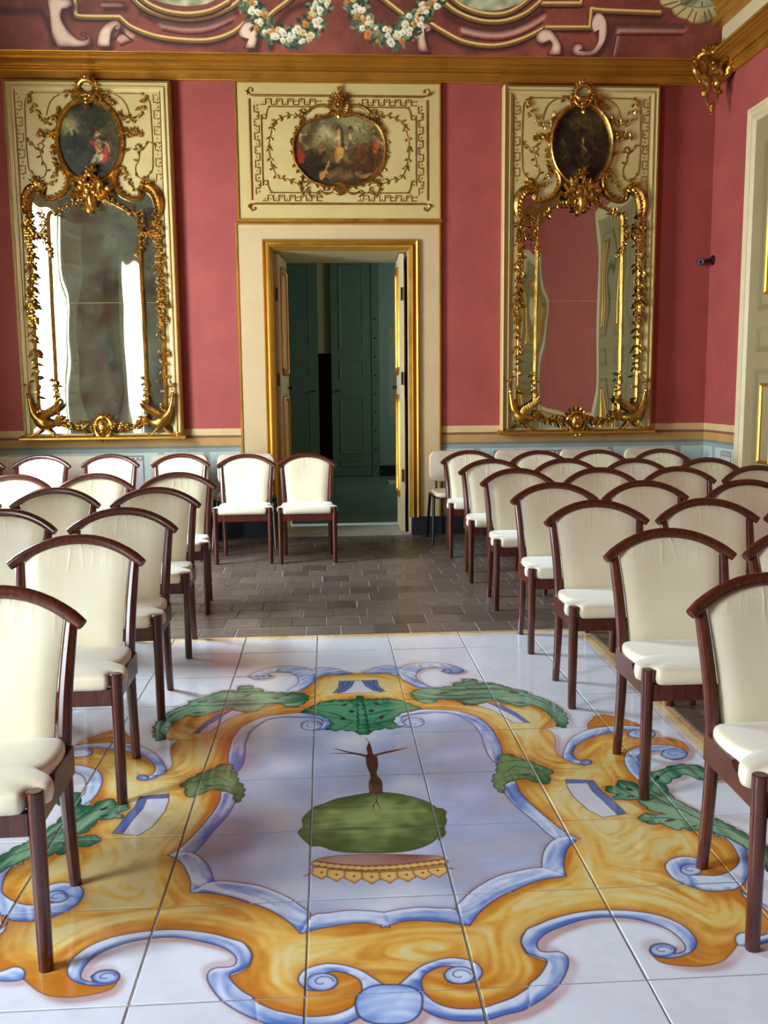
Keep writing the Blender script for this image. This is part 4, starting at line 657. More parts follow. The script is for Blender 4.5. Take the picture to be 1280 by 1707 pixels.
# cornice
prof = [(-.02, 4.105), (.03, 4.105), (.036, 4.112), (.03, 4.12), (.03, 4.168), (.045, 4.170), (.054, 4.177), (.045, 4.184), (.036, 4.186), (.036, 4.194), (.062, 4.196), (.07, 4.202), (.062, 4.208), (.056, 4.214), (.072, 4.228), (.10, 4.238), (.135, 4.242), (.135, 4.25), (.165, 4.252), (.175, 4.258), (.165, 4.264), (.165, 4.27), (.195, 4.274), (.2, 4.292), (-.02, 4.30)]
def cornice(name, axis, a, b):
    m = MB()
    if axis == 'back': rings = [[(a if 0 else q[0], 0, 0) for q in prof]]
    rings = []
    for e, s in ((a, 1), (b, -1)):
        if axis == 'back': rings.append([(e + s * max(0, d), YB - d, z) for d, z in prof])
        if axis == 'front': rings.append([(e + s * max(0, d), YF + d, z) for d, z in prof])
        if axis == 'right': rings.append([(XR - d, e + s * max(0, d), z) for d, z in prof])
        if axis == 'left': rings.append([(XL + d, e + s * max(0, d), z) for d, z in prof])
    m.loft(rings); return struct(name, m, M['gilt_corn'], None, 25)
cornice('trim_1', 'back', XL, XR); cornice('trim_2', 'right', YF, YB); cornice('trim_3', 'left', YF, YB); cornice('trim_4', 'front', XL, XR)
# black plinths along the walls
def plinth(name, boxes):
    m = MB()
    for b in boxes: m.box(*b)
    return struct(name, m, M['black'])
plinth('baseboard_back', [(XL, -.93, YB - .03, YB, 0, .175), (.95, XR, YB - .03, YB, 0, .175)])
plinth('baseboard_right', [(XR - .03, XR, 7.85, YB, 0, .175), (XR - .03, XR, 1.6, 4.85, 0, .175)])
plinth('baseboard_left', [(XL, XL + .03, 6.95, YB, 0, .175), (XL, XL + .03, 1.75, 5.0, 0, .175)])
# painted dado panels (flat paint) with a little fringe frieze along the top
def dado(name, parent, pts, flip=None):
    for a, b in pts:
        m = MB(); e = MB(); f = MB(); g = MB()
        m.box(a, b, -.0015, 0, .25, .815)
        ia, ib = a + .13, b - .13
        if ib - ia > .1:
            e.box(ia, ib, -.003, -.0015, .32, .79); f.box(ia + .012, ib - .012, -.0042, -.003, .332, .778)
            n = max(2, int((ib - ia) / .042)); st = (ib - ia - .03) / n
            for k in range(n):
                c = ia + .015 + st * (k + .5); g.relief([(c + .42 * st * math.cos(q), .772 - .03 * math.sin(q)) for q in [PI * u / 6 for u in range(7)]], .009, .002, -.0042)
        parts = [m.build('dado_panel', M['dado'], parent)]
        if e.v: parts += [e.build('dado_border', M['dado_line'], parent), f.build('dado_field', M['dado_fill'], parent), g.build('dado_fringe', M['frieze'], parent)]
        for o in parts:
            if flip == 'right': o.rotation_euler = (0, 0, -PI / 2); o.location = (XR, 0, 0)
            else: o.location = (0, YB, 0)
dado('wall_back', wall_back, [(-3.36, -2.72), (-2.66, -1.70), (-1.64, -1.28), (-1.22, -.94), (.97, 1.27), (1.33, 2.56), (2.62, 3.22), (3.28, 3.495)])
dado('wall_right', wall_right, [(-8.63, -8.42), (-8.36, -7.88)], 'right')
# ------------------------------------------------------------------ frames made of a swept profile
def moulding(m, x0, x1, z0, z1, prof, y, closed=True):
    """prof: (inset, proud of the plane y)"""
    rings = []
    def ring(px, pz, sx, sz): rings.append([(px + sx * o, y - h, pz + sz * o) for o, h in prof])
    if closed:
        for c in ((x0, z0, 1, 1), (x0, z1, 1, -1), (x1, z1, -1, -1), (x1, z0, -1, 1), (x0, z0, 1, 1)): ring(*c)
    else:
        for c in ((x0, z0, 1, 0), (x0, z1, 1, -1), (x1, z1, -1, -1), (x1, z0, -1, 0)): ring(*c)
    return m.loft(rings, False, False)
# ------------------------------------------------------------------ the open door in the back wall
d1 = bpy.data.objects.new('door_1', None); COL.objects.link(d1); d1['kind'] = 'structure'
SX0, SX1, SZ = -.905, .935, 2.892
m = MB().box(SX0, OX0, YB - .028, YB, 0, SZ).box(OX1, SX1, YB - .028, YB, 0, SZ).box(OX0, OX1, YB - .028, YB, OZ, SZ); m.build('door_surround', M['surround'], d1)
m = MB(); moulding(m, SX0 - .018, SX1 + .018, .17, SZ + .0, [(0, 0), (0, .03), (.008, .038), (.018, .038), (.024, .028)], YB, False); m.build('surround_edge', M['gilt_corn'], d1, 30)
m = MB(); moulding(m, OX0 - .085, OX1 + .08, .17, OZ + .08, [(0, .02), (0, .05), (.01, .062), (.022, .055), (.028, .045), (.045, .05), (.055, .07), (.068, .066), (.075, .05), (.092, .03), (.092, 0)], YB, False); m.build('gilt_architrave', M['gilt_corn'], d1, 30)
m = MB().box(SX0 - .02, OX0 - .005, YB - .045, YB, 0, .175).box(OX1 + .005, SX1 + .02, YB - .045, YB, 0, .175); m.build('plinth', M['black'], d1)
m = MB().box(OX0, OX0 + .012, YB, YR, 0, OZ).box(OX1 - .012, OX1, YB, YR, 0, OZ).box(OX0, OX1, YB, YR, OZ - .012, OZ); m.build('jamb_lining', M['jamb'], d1)
m = MB().box(OX0 + .012, OX1 - .012, YB - .03, 9.2, -.003, .012); m.build('threshold', M['marble'], d1)
def door_leaf(hx, ang, sgn):
    """leaf hinged at (hx, 8.70) that stands open into the doorway; sgn = side its decorated face looks to"""
    W_ = .60; root = MB().box(0, W_, -.021, .021, .016, OZ - .03).build('door_leaf', M['jamb'], d1)
    for s in (-1, 1):
        for z0, z1 in ((.36, 1.30), (1.54, 2.50)):
            g = MB()
            g.relief([(.09, z0 + .05), (.09, z1 - .05), (.12, z1), (W_ / 2, z1 + .0), (W_ - .12, z1), (W_ - .09, z1 - .05), (W_ - .09, z0 + .05), (W_ - .12, z0), (W_ / 2, z0), (.12, z0)], .05, .022, 0, True)
            for cx, cz in ((W_ / 2, z0), (W_ / 2, z1)):
                for a in range(0, 181, 30): g.leaf(cx, cz, 0, math.radians(a), .05, .025, .02)
            for q in range(len(g.v)):
                x, y, z = g.v[q]; g.v[q] = (x, s * (.021 - y), z)
            g.build('panel_moulding', M['gilt_corn'], root, 40)
    h = MB()
    for s in (-1, 1):
        h.ball((W_ - .05, s * .05, 1.40), .02, 8, 5); h.tube([(W_ - .05, s * .02, 1.40), (W_ - .05, s * .05, 1.40)], .008, 6)
        h.tube([(W_ - .05, s * .05, 1.40), (W_ - .13, s * .055, 1.40)], .008, 6)
    h.build('door_handle', M['blackmetal'], root, 40)
    e = MB()
    for z in (.5, 1.42, 2.2): e.tube([(-.006, -.0, z), (-.006, 0, z + .12)], .009, 6)
    e.build('hinge', M['blackmetal'], root, 40)
    root.location = (hx, 8.70, 0); root.rotation_euler = (0, 0, ang); return root
door_leaf(-.565, math.radians(85.5), 1); door_leaf(.592, math.radians(88.5), -1)
# ------------------------------------------------------------------ the room beyond
FY = 14.6
fr_ = MB().box(-3.2, 3.2, YR - .0, FY + .3, -.12, 0); struct('floor_far', fr_, M['farfloor'])
fw = MB().box(-3.2, -.90, FY, FY + .2, 0, 4.2).box(.72, 3.2, FY, FY + .2, 0, 4.2).box(-.90, .72, FY, FY + .2, 3.5, 4.2)
struct('wall_far', fw, M['farwall'])
struct('wall_far_left', MB().box(-3.4, -3.2, YR, FY, 0, 4.2), M['farwall'])
struct('wall_far_right', MB().box(3.2, 3.4, YR, FY, 0, 4.2), M['farwall'])
struct('ceiling_far', MB().box(-3.4, 3.4, YR, FY + 1, 4.2, 4.4), M['farwall'])
d4 = bpy.data.objects.new('door_4', None); COL.objects.link(d4); d4['kind'] = 'structure'
MB().box(-.95, .77, FY + .7, FY + .75, -.12, 3.6).box(-.95, -.90, FY + .2, FY + .7, -.12, 3.6).box(.72, .77, FY + .2, FY + .7, -.12, 3.6).box(-.90, .72, FY + .2, FY + .7, 3.5, 3.6).box(-.90, .72, FY + .3, FY + .7, -.12, 0).build('passage_wall', M['passage'], d4)  # sides, lid and floor added to stop stray light behind the gap
for x0, x1 in ((-.89, -.24), (-.035, .60)):
    lf = MB().box(x0, x1, FY - .01, FY + .035, .01, 3.48).build('door_leaf', M['fardoor'], d4)
    for z0, z1 in ((.16, .28), (.36, 1.26), (1.55, 1.85), (2.0, 3.3)):
        g = MB(); moulding(g, x0 + .12, x1 - .12, z0, z1, [(0, 0), (0, .006), (.01, .009), (.025, .006), (.04, -.0)], FY - .01); g.build('panel_moulding', M['fardoor'], lf, 30)
    MB().tube([((x1 if x0 < -.5 else x0) + (-.05 if x0 < -.5 else .05), FY - .05, 1.36), ((x1 if x0 < -.5 else x0) + (-.13 if x0 < -.5 else .13), FY - .05, 1.36)], .01, 6).build('door_handle', M['blackmetal'], lf)
MB().box(-.238, -.037, FY + .05, FY + .09, 1.95, 3.5).build('lit_gap_board', M['jamb'], d4)  # added pale board imitates the light on the upper part of the gap
st_ = MB().box(.60, .72, FY - .02, FY + .06, 0, 3.5).build('door_post', M['fardoor'], d4)
nl = MB()
for k in range(9): nl.ball((.655, FY - .022, .15 + k * .29), .012, 6, 4)
nl.build('nail_row', M['blackmetal'], st_); st_.children[0]['kind'] = 'stuff'
plinth('baseboard_far', [(.72, 3.2, FY - .03, FY, 0, .17), (-3.2, -.92, FY - .03, FY, 0, .17)])
# white floor stand in the next room
sd = thing('display_stand', 'white floor stand with flat base half hidden behind the right door leaf', 'stand', (.98, 13.45, 0), 0)
MB().loft([[(-.22, -.16, 0), (.22, -.16, 0), (.22, .16, 0), (-.22, .16, 0)], [(-.21, -.15, .025), (.21, -.15, .025), (.21, .15, .025), (-.21, .15, .025)], [(-.05, -.04, .045), (.05, -.04, .045), (.05, .04, .045), (-.05, .04, .045)]]).build('base', M['white_shutter'], sd)
MB().tube([(0, 0, .04), (0, 0, .95)], .02, 10).build('pole', M['white_shutter'], sd, 40)
MB().box(-.20, .20, -.015, .015, .9, 2.25).build('board', M['white_shutter'], sd)
# ------------------------------------------------------------------ windows of the left wall
for n_, (a, b) in enumerate(WIN):
    wn = bpy.data.objects.new('window_%d' % (n_ + 1), None); COL.objects.link(wn); wn['kind'] = 'structure'
    m = MB(); moulding(m, a - .16, b + .16, 0, WZ1 + .16, [(0, 0), (0, .03), (.03, .045), (.1, .03), (.16, .03), (.16, -.02)], 0, False)
    o = m.build('window_casing', M['cream'], wn, 30); o.rotation_euler = (0, 0, PI / 2); o.location = (XL, 0, 0)
    MB().box(XL - .45, XL, a, a + .012, WZ0, WZ1).box(XL - .45, XL, b - .012, b, WZ0, WZ1).box(XL - .45, XL, a, b, WZ1 - .012, WZ1).build('reveal_lining', M['white_shutter'], wn)
    m = MB().box(XL - .44, XL + .03, a + .0, b - .0, WZ0 - .03, WZ0 + .004); m.build('window_sill', M['marble'], wn)
    m = MB().box(XL - .40, XL - .35, a, a + .06, WZ0, WZ1).box(XL - .40, XL - .35, b - .06, b, WZ0, WZ1).box(XL - .40, XL - .35, a, b, WZ1 - .06, WZ1).box(XL - .40, XL - .35, a, b, WZ0, WZ0 + .05); m.build('window_frame', M['white_shutter'], wn)
    for y0, s in ((a - .03, -1), (b + .03, 1)):
        y1 = y0 + s * .74; lo, hi = sorted((y0, y1))
        lf = MB().box(XL + .05, XL + .09, lo, hi, WZ0, WZ1).build('shutter_leaf', M['white_shutter'], wn)
        for z0, z1 in ((.25, 1.2), (1.32, 1.62), (1.75, 2.9), (3.0, 3.42)):
            g = MB(); moulding(g, lo + .1, hi - .1, z0, z1, [(0, 0), (0, .014), (.02, .02), (.04, .008), (.06, .0)], 0); o = g.build('panel_moulding', M['white_shutter'], lf, 30)
            o.rotation_euler = (0, 0, PI / 2); o.location = (XL + .09, 0, 0)
# ------------------------------------------------------------------ doors of the right wall
for n_, (a, b) in enumerate(((4.85, 7.85), (-1.45, 1.55))):
    dr = bpy.data.objects.new('door_%d' % (n_ + 2), None); COL.objects.link(dr); dr['kind'] = 'structure'
    m = MB(); moulding(m, -b, -a, 0, 3.68, [(0, 0), (0, .045), (.012, .06), (.03, .05), (.05, .06), (.07, .05), (.10, .055), (.13, .035), (.135, 0)], 0, False)
    o = m.build('door_casing', M['cream'], dr, 30); o.rotation_euler = (0, 0, -PI / 2); o.location = (XR, 0, 0)
    mid = (a + b) / 2
    for y0, y1 in ((a + .13, mid - .003), (mid + .003, b - .13)):
        lf = MB().box(XR - .03, XR + .0, y0, y1, .02, 3.55).build('door_leaf', M['shutter'], dr)
        for z0, z1 in ((.42, .48), (.62, 1.52), (1.66, 1.86), (2.0, 3.35)):
            for c0, c1 in ((y0 + .17, (y0 + y1) / 2 - .06), ((y0 + y1) / 2 + .06, y1 - .17)):
                if z1 - z0 < .1: continue
                g = MB(); moulding(g, -c1, -c0, z0, z1, [(0, 0), (0, .008), (.03, .002), (.045, .002)], 0); o = g.build('panel_shade', M['panel_shade'], lf, 30); o.rotation_euler = (0, 0, -PI / 2); o.location = (XR - .03, 0, 0)
                if z1 - z0 > .5:
                    g = MB(); moulding(g, -c1 + .12, -c0 - .12, z0 + .12, z1 - .12, [(0, 0), (0, .016), (.012, .022), (.026, .012), (.026, 0)], 0); o = g.build('panel_gilding', M['gilt_corn'], lf, 30); o.rotation_euler = (0, 0, -PI / 2); o.location = (XR - .03, 0, 0)
# white band and second gilt moulding above the right cornice
m = MB().box(XR - .10, XR, 5.0, 8.32, 4.29, 4.50); struct('trim_5', m, M['cream'])
m = MB(); pr2 = [(0, 4.50), (.20, 4.50), (.21, 4.55), (.17, 4.57), (.2, 4.6), (.2, 4.63), (.24, 4.66), (.24, 4.70), (0, 4.70)]
m.loft([[(XR - d, 5.0, z) for d, z in pr2], [(XR - d, 8.40, z) for d, z in pr2]]); struct('trim_6', m, M['gilt_corn'], None, 25)
# ------------------------------------------------------------------ carved ornament helpers
def resample(pts, step):
    p = [np.array(q, float) for q in pts]; out = [p[0]]; acc = 0
    for a, b in zip(p, p[1:]):
        L = float(np.hypot(*(b - a)))
        if L == 0: continue
        d = step - acc
        while d <= L: out.append(a + (b - a) * d / L); d += step
        acc = (acc + L) % step
    return out
def garland(m, pts, y, n, size, berry=.45, spread=.6, seed=1, t=None):
    r = random.Random(seed); q = smooth(pts, 6); N = len(q); t = t or size * .6
    for k in range(n):
        i = min(N - 2, int(r.random() * (N - 1))); a, b = q[i], q[i + 1]; an = math.atan2(b[1] - a[1], b[0] - a[0])
        off = r.uniform(-1, 1) * size * spread; x, z = a[0] - math.sin(an) * off, a[1] + math.cos(an) * off
        if r.random() < berry:
            m.ball((x, y - t * r.uniform(.5, 1.0), z), size * r.uniform(.22, .34), 6, 4)
        else:
            m.leaf(x, z, y - r.uniform(0, .4) * t, an + r.choice((-1, 1)) * r.uniform(.35, 1.3), size * r.uniform(.9, 1.4), size * r.uniform(.4, .6), t * r.uniform(.6, 1.1), r.uniform(.3, .9))
def meander(m, a0, a1, b0, b1, n, vertical, wd, t, y, seed=0):
    r = random.Random(seed); pts = []; st = (a1 - a0) / n
    for k in range(n):
        u0 = a0 + k * st; hi = k % 2
        pts += [(u0, b1 if hi else b0), (u0 + st, b1 if hi else b0)]
    f = (lambda p: [(v, u) for u, v in p]) if vertical else (lambda p: p)
    rings = f(pts)
    for p, q in zip(rings, rings[1:]): m.relief([p, q], wd, t, y)
    mid = (b0 + b1) / 2
    for k in range(n * 2):
        u = a0 + (k + .5) * st / 2; p = f([(u, mid)])[0]
        m.leaf(p[0], p[1], y, (PI / 2 if vertical else 0) + r.choice((-.7, .7)), st * .45, wd * 1.3, t * 1.3, .1)
def both(fn):
    for s in (1, -1): fn(s)
TM = TRACE2['M']
def tp(k, s=1):
    """left-half trace in metres, centred; s = -1 gives the right half"""
    return [(s * (u / 1000 + .008 + .0066 * (4 - z / 1000)), z / 1000) for u, z in TM[k]]
# ------------------------------------------------------------------ the two tall gilded pier mirrors
def pier_mirror(x, label, glass, painting):
    root = thing('pier_mirror', label, 'mirror', (x, YB - .045, 0), 0, 'gilded pier mirrors')
    HW, ZB, ZT = .716, .985, 4.075; D = .04
    m = MB().box(-HW + .07, HW - .07, -.03, .044, ZB, ZT - .05); m.build('back_panel', M['cream_light'], root)
    m = MB(); moulding(m, -HW, HW, ZB - .2, ZT, [(0, -.045), (0, .045), (.010, .058), (.024, .058), (.03, .044), (.046, .044), (.052, .054), (.062, .054), (.068, .04), (.088, .034), (.09, .028)], 0, False)
    for i, (a, b, c) in enumerate(m.v):
        if c < ZB: m.v[i] = (a, b, ZB)
    m.build('frame_moulding', M['cream_light'], root, 30)
    m = MB(); moulding(m, -HW, HW, ZB - .2, ZT, [(.008, .052), (.012, .062), (.018, .062), (.024, .05)], 0, False); moulding(m, -HW + .044, HW - .044, ZB - .2, ZT - .044, [(.0, .04), (.004, .052), (.01, .052), (.012, .04)], 0, False)
    for i, (a, b, c) in enumerate(m.v):
        if c < ZB: m.v[i] = (a, b, ZB)
    m.build('gilt_fillet', M['gilt_flat'], root, 30)
    # mirror glass, in two plates, reaching up between the scrolls
    cs = smooth(tp('cscroll'), 3); osc = smooth(tp('oscroll'), 3); st = smooth(tp('stem'), 3)
    right = [(-u, z) for u, z in st[::-1] if z > 1.12]
    xo = lambda z: float(np.interp(z, [p[1] for p in st[::-1]], [p[0] for p in st[::-1]]))
    ZS = 2.175; e = .010
    lowL = [(xo(z) - e, z) for z in np.linspace(1.15, ZS - .0015, 7)]
    low = [(-.66, ZB + .02)] + [(lowL[0][0] - .0, 1.15)] + lowL[1:]
    poly = low + [(-a, b) for a, b in low[::-1]]
    def plate(name, poly, y0, tilt=0):
        g = MB(); n = len(poly); g.add([(a, y0, b) for a, b in poly] + [(a, y0 + .004, b) for a, b in poly], [tuple(range(n)), tuple(range(2 * n - 1, n - 1, -1))] + [(i, n + i, n + (i + 1) % n, (i + 1) % n) for i in range(n)])
        return g.build(name, glass, root)
    plate('mirror_pane', poly, -.0335)
    upL = [(xo(z) - e, z) for z in np.linspace(ZS + .0015, float(st[0][1]), 8)]
    tr_ = [p for p in osc[::-1] if p[1] > st[0][1]]; top = [(float(a), float(b)) for a, b in tr_ if b < 3.17]
    inner = [(float(a), float(b)) for a, b in cs[::-1] if b < 3.23 and a < -.12]
    # walk: up the stem, over the big scroll, then along the lower edge of the C scroll to the oval
    ul = upL + top + [p for p in inner if p[0] > (top[-1][0] if top else -.6)]
    ul = [p for i, p in enumerate(ul)] + [(-.20, 3.26)]
    poly = ul + [(-a, b) for a, b in ul[::-1]]
    plate('mirror_pane', poly, -.0345)
    # oval picture in its beaded frame
    oc, orx, orz = (0, 3.566), .262, .331
    pm = MB(); N = 40; pm.add([(0, -.040, oc[1])] + [(orx * 1.04 * math.cos(2 * PI * i / N), -.038, oc[1] + orz * 1.04 * math.sin(2 * PI * i / N)) for i in range(N)], [(0, 1 + (i + 1) % N, 1 + i) for i in range(N)])
    op = pm.build('oval_painting', painting, root)
    ell = lambda k, n=48: [(orx * k * math.cos(2 * PI * i / n), oc[1] + orz * k * math.sin(2 * PI * i / n)) for i in range(n)]
    m = MB(); m.relief(ell(1.07), .045, .045, -.03, True); m.relief(ell(1.0), .014, .028, -.03, True)
    for u, z in ell(1.11, 64):
        if z > 3.5: m.ball((u, -.058, z), .011, 6, 4)
    m.build('oval_frame', M['gilt'], root, 40)
    m = MB(); r = random.Random(4)
    for k in range(46):
        a = r.uniform(0, 2 * PI); q = 1.17 + r.uniform(-.03, .05); u, z = orx * q * math.cos(a), oc[1] + orz * q * math.sin(a)
        if abs(u) < .05: continue
        m.leaf(u, z, -.034, a + r.choice((-1, 1)) * r.uniform(.6, 1.4), .06, .026, .03, .6)
    m.build('oval_foliage', M['gilt'], root, 40)
    # crest over the oval
    m = MB(); c = (0, 4.005); N = 26
    m.tube([(.066 * math.cos(2 * PI * i / N), -.075 + .01 * math.cos(4 * PI * i / N), c[1] + .058 * math.sin(2 * PI * i / N)) for i in range(N)], .016, 7, closed=True)
    for a in range(-50, 231, 20): m.leaf(.066 * math.cos(math.radians(a)), c[1] + .058 * math.sin(math.radians(a)), -.06, math.radians(a), .05, .026, .03, .5)
    for s in (-1, 1):
        m.tube([(s * u, -.07, z) for u, z in smooth([(.02, 3.885), (.05, 3.91), (.075, 3.95), (.12, 3.94), (.115, 3.90), (.085, 3.90)], 4)], [.016] * 10 + [.016 - .0006 * i for i in range(11)], 7)
        for k in range(4): m.leaf(s * (.05 + .03 * k), 3.93 + .012 * k, -.05, PI / 2 - s * (.5 + .3 * k), .06, .03, .03)
    for u, z, q in ((0, 4.098, .024), (-.025, 4.08, .016), (.025, 4.08, .016), (0, 3.885, .026), (0, 3.915, .03), (0, 3.95, .024), (-.03, 3.94, .018), (.03, 3.94, .018)): m.ball((u, -.08, z), q, 7, 5, (1, .8, 1))
    m.leaf(0, 3.88, -.07, -PI / 2, .06, .05, .03)
    m.build('crest', M['gilt'], root, 45)
    # bouquet under the oval
    m = MB(); r = random.Random(8)
    for u, z in tp('cluster'):
        u -= 0
        for k in range(5):
            q = r.uniform(.016, .034); m.ball((u + r.uniform(-.03, .03), -.07 - r.uniform(0, .03), z + r.uniform(-.025, .025)), q, 7, 5, (1, .7, 1))
        for k in range(5): m.leaf(u, z, -.055 - r.uniform(0, .02), r.uniform(0, 6.28), .085, .036, .04, .7)
    m.tube([(0, -.09, 3.10), (0, -.10, 3.05), (0, -.085, 3.0), (0, -.075, 2.965)], [.04, .045, .028, .006], 9)
    for s in (-1, 1):
        for k in range(5): m.leaf(s * .03, 3.06 + .03 * k, -.07, PI / 2 - s * (1.2 + .2 * k), .12, .04, .05, .5)
    m.build('bouquet', M['gilt'], root, 45)
    # flat gold line work on the cream panel
    m = MB()
    for s in (1, -1):
        for k, w_ in (('innerline', .011), ('innerarc', .011), ('tendril', .010), ('outline', .013)):
            m.relief(smooth(tp(k, s), 4), w_, .008, -.030)
        q = tp('innerline', s)
        for i in (0, 1, 2, len(q) - 1, 9, 10): m.ball((q[i][0], -.036, q[i][1]), .014, 6, 4)
        q = tp('tendril', s)
        for i in (0, 2, 4, 6, 8, 9, 10, 12): m.leaf(q[i][0], q[i][1], -.03, s * .9 + i, .045, .022, .016, .4)
    m.build('gold_tracery', M['gilt_flat'], root, 40)
    for s in (1, -1):
        m = MB(); q = tp('sidekey', s); x0, x1 = sorted((q[0][0], q[1][0])); meander(m, 3.225, 3.965, x0, x1, 11, True, .008, .006, -.030, 3); m.build('key_pattern', M['gilt_flat'], root, 40)
        m = MB(); meander(m, *(sorted((s * .57, s * .085))), 3.993, 4.043, 8, False, .008, .006, -.030, 5); m.build('key_pattern', M['gilt_flat'], root, 40)
    for s in (1, -1):
        for gk, gn, gs, gb in (('garl1', 34, .036, .5), ('garl2', 30, .042, .6), ('garl3', 26, .03, .5)):
            m = MB(); garland(m, tp(gk, s), -.034, gn, gs, gb, .5, 11); m.build('flower_garland', M['gilt'], root, 45)
        m = MB(); q = smooth(tp('cscroll', s), 4); n = len(q); m.relief(q, [.022 + .030 * math.sin(PI * min(1, i / n * 1.15)) for i in range(n)], .05, -.032)
        for i in range(8, n - 3, 3):
            a = math.atan2(q[i][1] - q[i - 1][1], q[i][0] - q[i - 1][0]); m.leaf(q[i][0], q[i][1], -.045, a - s * 1.0, .05, .024, .03, .5)
        m.build('c_scroll', M['gilt'], root, 40)
        m = MB(); q = smooth(tp('oscroll', s), 4); n = len(q); m.relief(q, [.03 + .05 * math.sin(PI * min(1, (i + 2) / n)) for i in range(n)], .06, -.032)
        q2 = smooth(tp('oscroll2', s), 4); n2 = len(q2); m.relief(q2, [.018 + .016 * math.sin(PI * i / n2) for i in range(n2)], .05, -.034)
        for i in range(2, n - 2, 3):
            a = math.atan2(q[i][1] - q[i - 1][1], q[i][0] - q[i - 1][0]); m.leaf(q[i][0], q[i][1], -.06, a + s * 1.2, .06, .03, .03, .5)
            if i % 2: m.ball((q[i][0], -.085, q[i][1]), .011, 6, 4)
        garland(m, [(q[0][0] - s * .06, q[0][1] + .03), (q[4][0], q[4][1] + .03), (q[9][0], q[9][1] + .02)], -.05, 26, .045, .4, .5, 9)
        m.build('acanthus_scroll', M['gilt'], root, 40)
        m = MB(); q = smooth(tp('stem', s), 6); n = len(q); m.relief(q, [.034 - .010 * i / n for i in range(n)], .035, -.032)
        up = [p for p in q if p[1] > 1.95]; garland(m, up[::6], -.05, 190, .044, .5, .75, 21); lo_ = [p for p in q if 1.15 < p[1] <= 1.95]; garland(m, lo_[::6], -.045, 34, .05, .2, .5, 22)
        m.build('floral_border', M['gilt'], root, 40)
        m = MB(); q = smooth(tp('column', s), 6); n = len(q); m.relief(q, [.028] * n, .032, -.035)
        m.build('slender_column', M['gilt'], root, 40)
        for gk, gn, nm in (('strand', 46, 'bead_strand'), ('link', 26, 'cross_garland'), ('colbase', 30, 'base_garland')):
            m = MB(); garland(m, tp(gk, s), -.05, gn, .035, .55, .5, 31); m.build(nm, M['gilt'], root, 40)
        m = MB(); q = smooth(tp('arch', s), 6); m.relief(q, [.026] * len(q), .035, -.036); garland(m, tp('arch', s), -.055, 46, .036, .5, .7, 41)
        m.build('arch_rail', M['gilt'], root, 40)
        # long-necked bird at the foot
        m = MB(); P3 = lambda k, y: [(a, y, b) for a, b in smooth(tp(k, s), 5)]
        q = P3('birdbody', -.085); n = len(q); m.tube(q, [(.05 * math.sin(PI * (.12 + .8 * i / n)), .058 * math.sin(PI * (.12 + .8 * i / n))) for i in range(n)], 9)
        q = P3('birdneck', -.085); n = len(q); m.tube(q, [.016 + .030 * (i / n) ** 1.5 for i in range(n)], 8)
        q = tp('birdhead', s); m.ball((q[0][0], -.088, q[0][1]), .024, 8, 6, (.9, 1, 1.2)); m.tube([(q[0][0], -.09, q[0][1] + .01), (q[1][0] - s * .01, -.095, q[1][1] + .01)], [.012, .003], 6)
        garland(m, [q[1], q[2], q[3]], -.06, 12, .03, .6, .3, 51)
        w0 = smooth(tp('birdwing', s), 4)
        for i in range(0, len(w0) - 1, 2):
            for k in range(2): m.leaf(w0[i][0], w0[i][1] - .012 * k, -.105, math.atan2(w0[-1][1] - w0[0][1], w0[-1][0] - w0[0][0]) + s * (.5 - .3 * k), .085, .036, .03, .2)
        for k in range(4): m.leaf(tp('birdbody', s)[4][0] - s * .02, tp('birdbody', s)[4][1], -.08, (0 if s > 0 else PI) + s * (-.35 + .25 * k), .10, .036, .03, .3)
        for k in ('birdleg1', 'birdleg2'):
            q = P3(k, -.08); m.tube(q, [.016 - .008 * i / len(q) for i in range(len(q))], 7); e_ = q[-1]
            for a in (-.25, .1, .4): m.leaf(e_[0], e_[2] + .004, -.07, (PI if e_[0] * 1 < tp('birdbody', s)[2][0] else 0) + a, .045, .018, .016, .1)
        m.build('long_necked_bird', M['gilt'], root, 45)
        m = MB(); q = smooth(tp('bottom', s), 5); m.relief(q, [.024] * len(q), .035, -.036); garland(m, tp('bottom', s), -.06, 60, .046, .5, .6, 61)
        m.build('fruit_swag', M['gilt'], root, 45)
    m = MB(); m.ball((0, -.075, 1.062), .058, 12, 8, (1, .55, 1.25))
    N = 22
    m.tube([(.075 * math.cos(2 * PI * i / N), -.065, 1.06 + .095 * math.sin(2 * PI * i / N)) for i in range(N)], [.018 + .006 * math.sin(5 * 2 * PI * i / N) for i in range(N)], 7, closed=True)
    for a in range(0, 360, 24): m.leaf(.078 * math.cos(math.radians(a)), 1.06 + .098 * math.sin(math.radians(a)), -.055, math.radians(a), .045, .03, .03, .5)
    m.ball((0, -.11, 1.10), .018, 7, 5); m.ball((0, -.11, 1.02), .022, 7, 5)
    m.build('shell_cartouche', M['gilt'], root, 45)
    m = MB(); m.loft([[(-HW - .02, -y, z), (HW + .02, -y, z)][:1] + [(HW + .02, -y, z)] for y, z in ()]) if 0 else None
    pr = [(.0, .945), (.085, .945), (.10, .953), (.10, .968), (.085, .976), (.07, .985), (.0, .99)]
    m.loft([[(-HW - .03, -a, b) for a, b in pr], [(HW + .03, -a, b) for a, b in pr]]); m.build('base_ledge', M['gilt_corn'], root, 25)
    return root
def oval_image(name, scene, seed): return image_material(name, paint_oval(0, 3.566, .275, .345, SCENES[scene], seed), (0, -.275, .275, 2, 3.566 - .345, 3.566 + .345, 'Object'), .4, .35)
pm_r = pier_mirror(2.228, 'tall gilded wall mirror right of the doorway with a very dark oval picture on top', M['mirror_right'], oval_image('dark_oval_scene', 'right', 3))
pm_l = dup(pm_r, (-2.165, YB - .045, 0), 0, 'tall gilded wall mirror left of the doorway, its oval picture shows a figure in red')
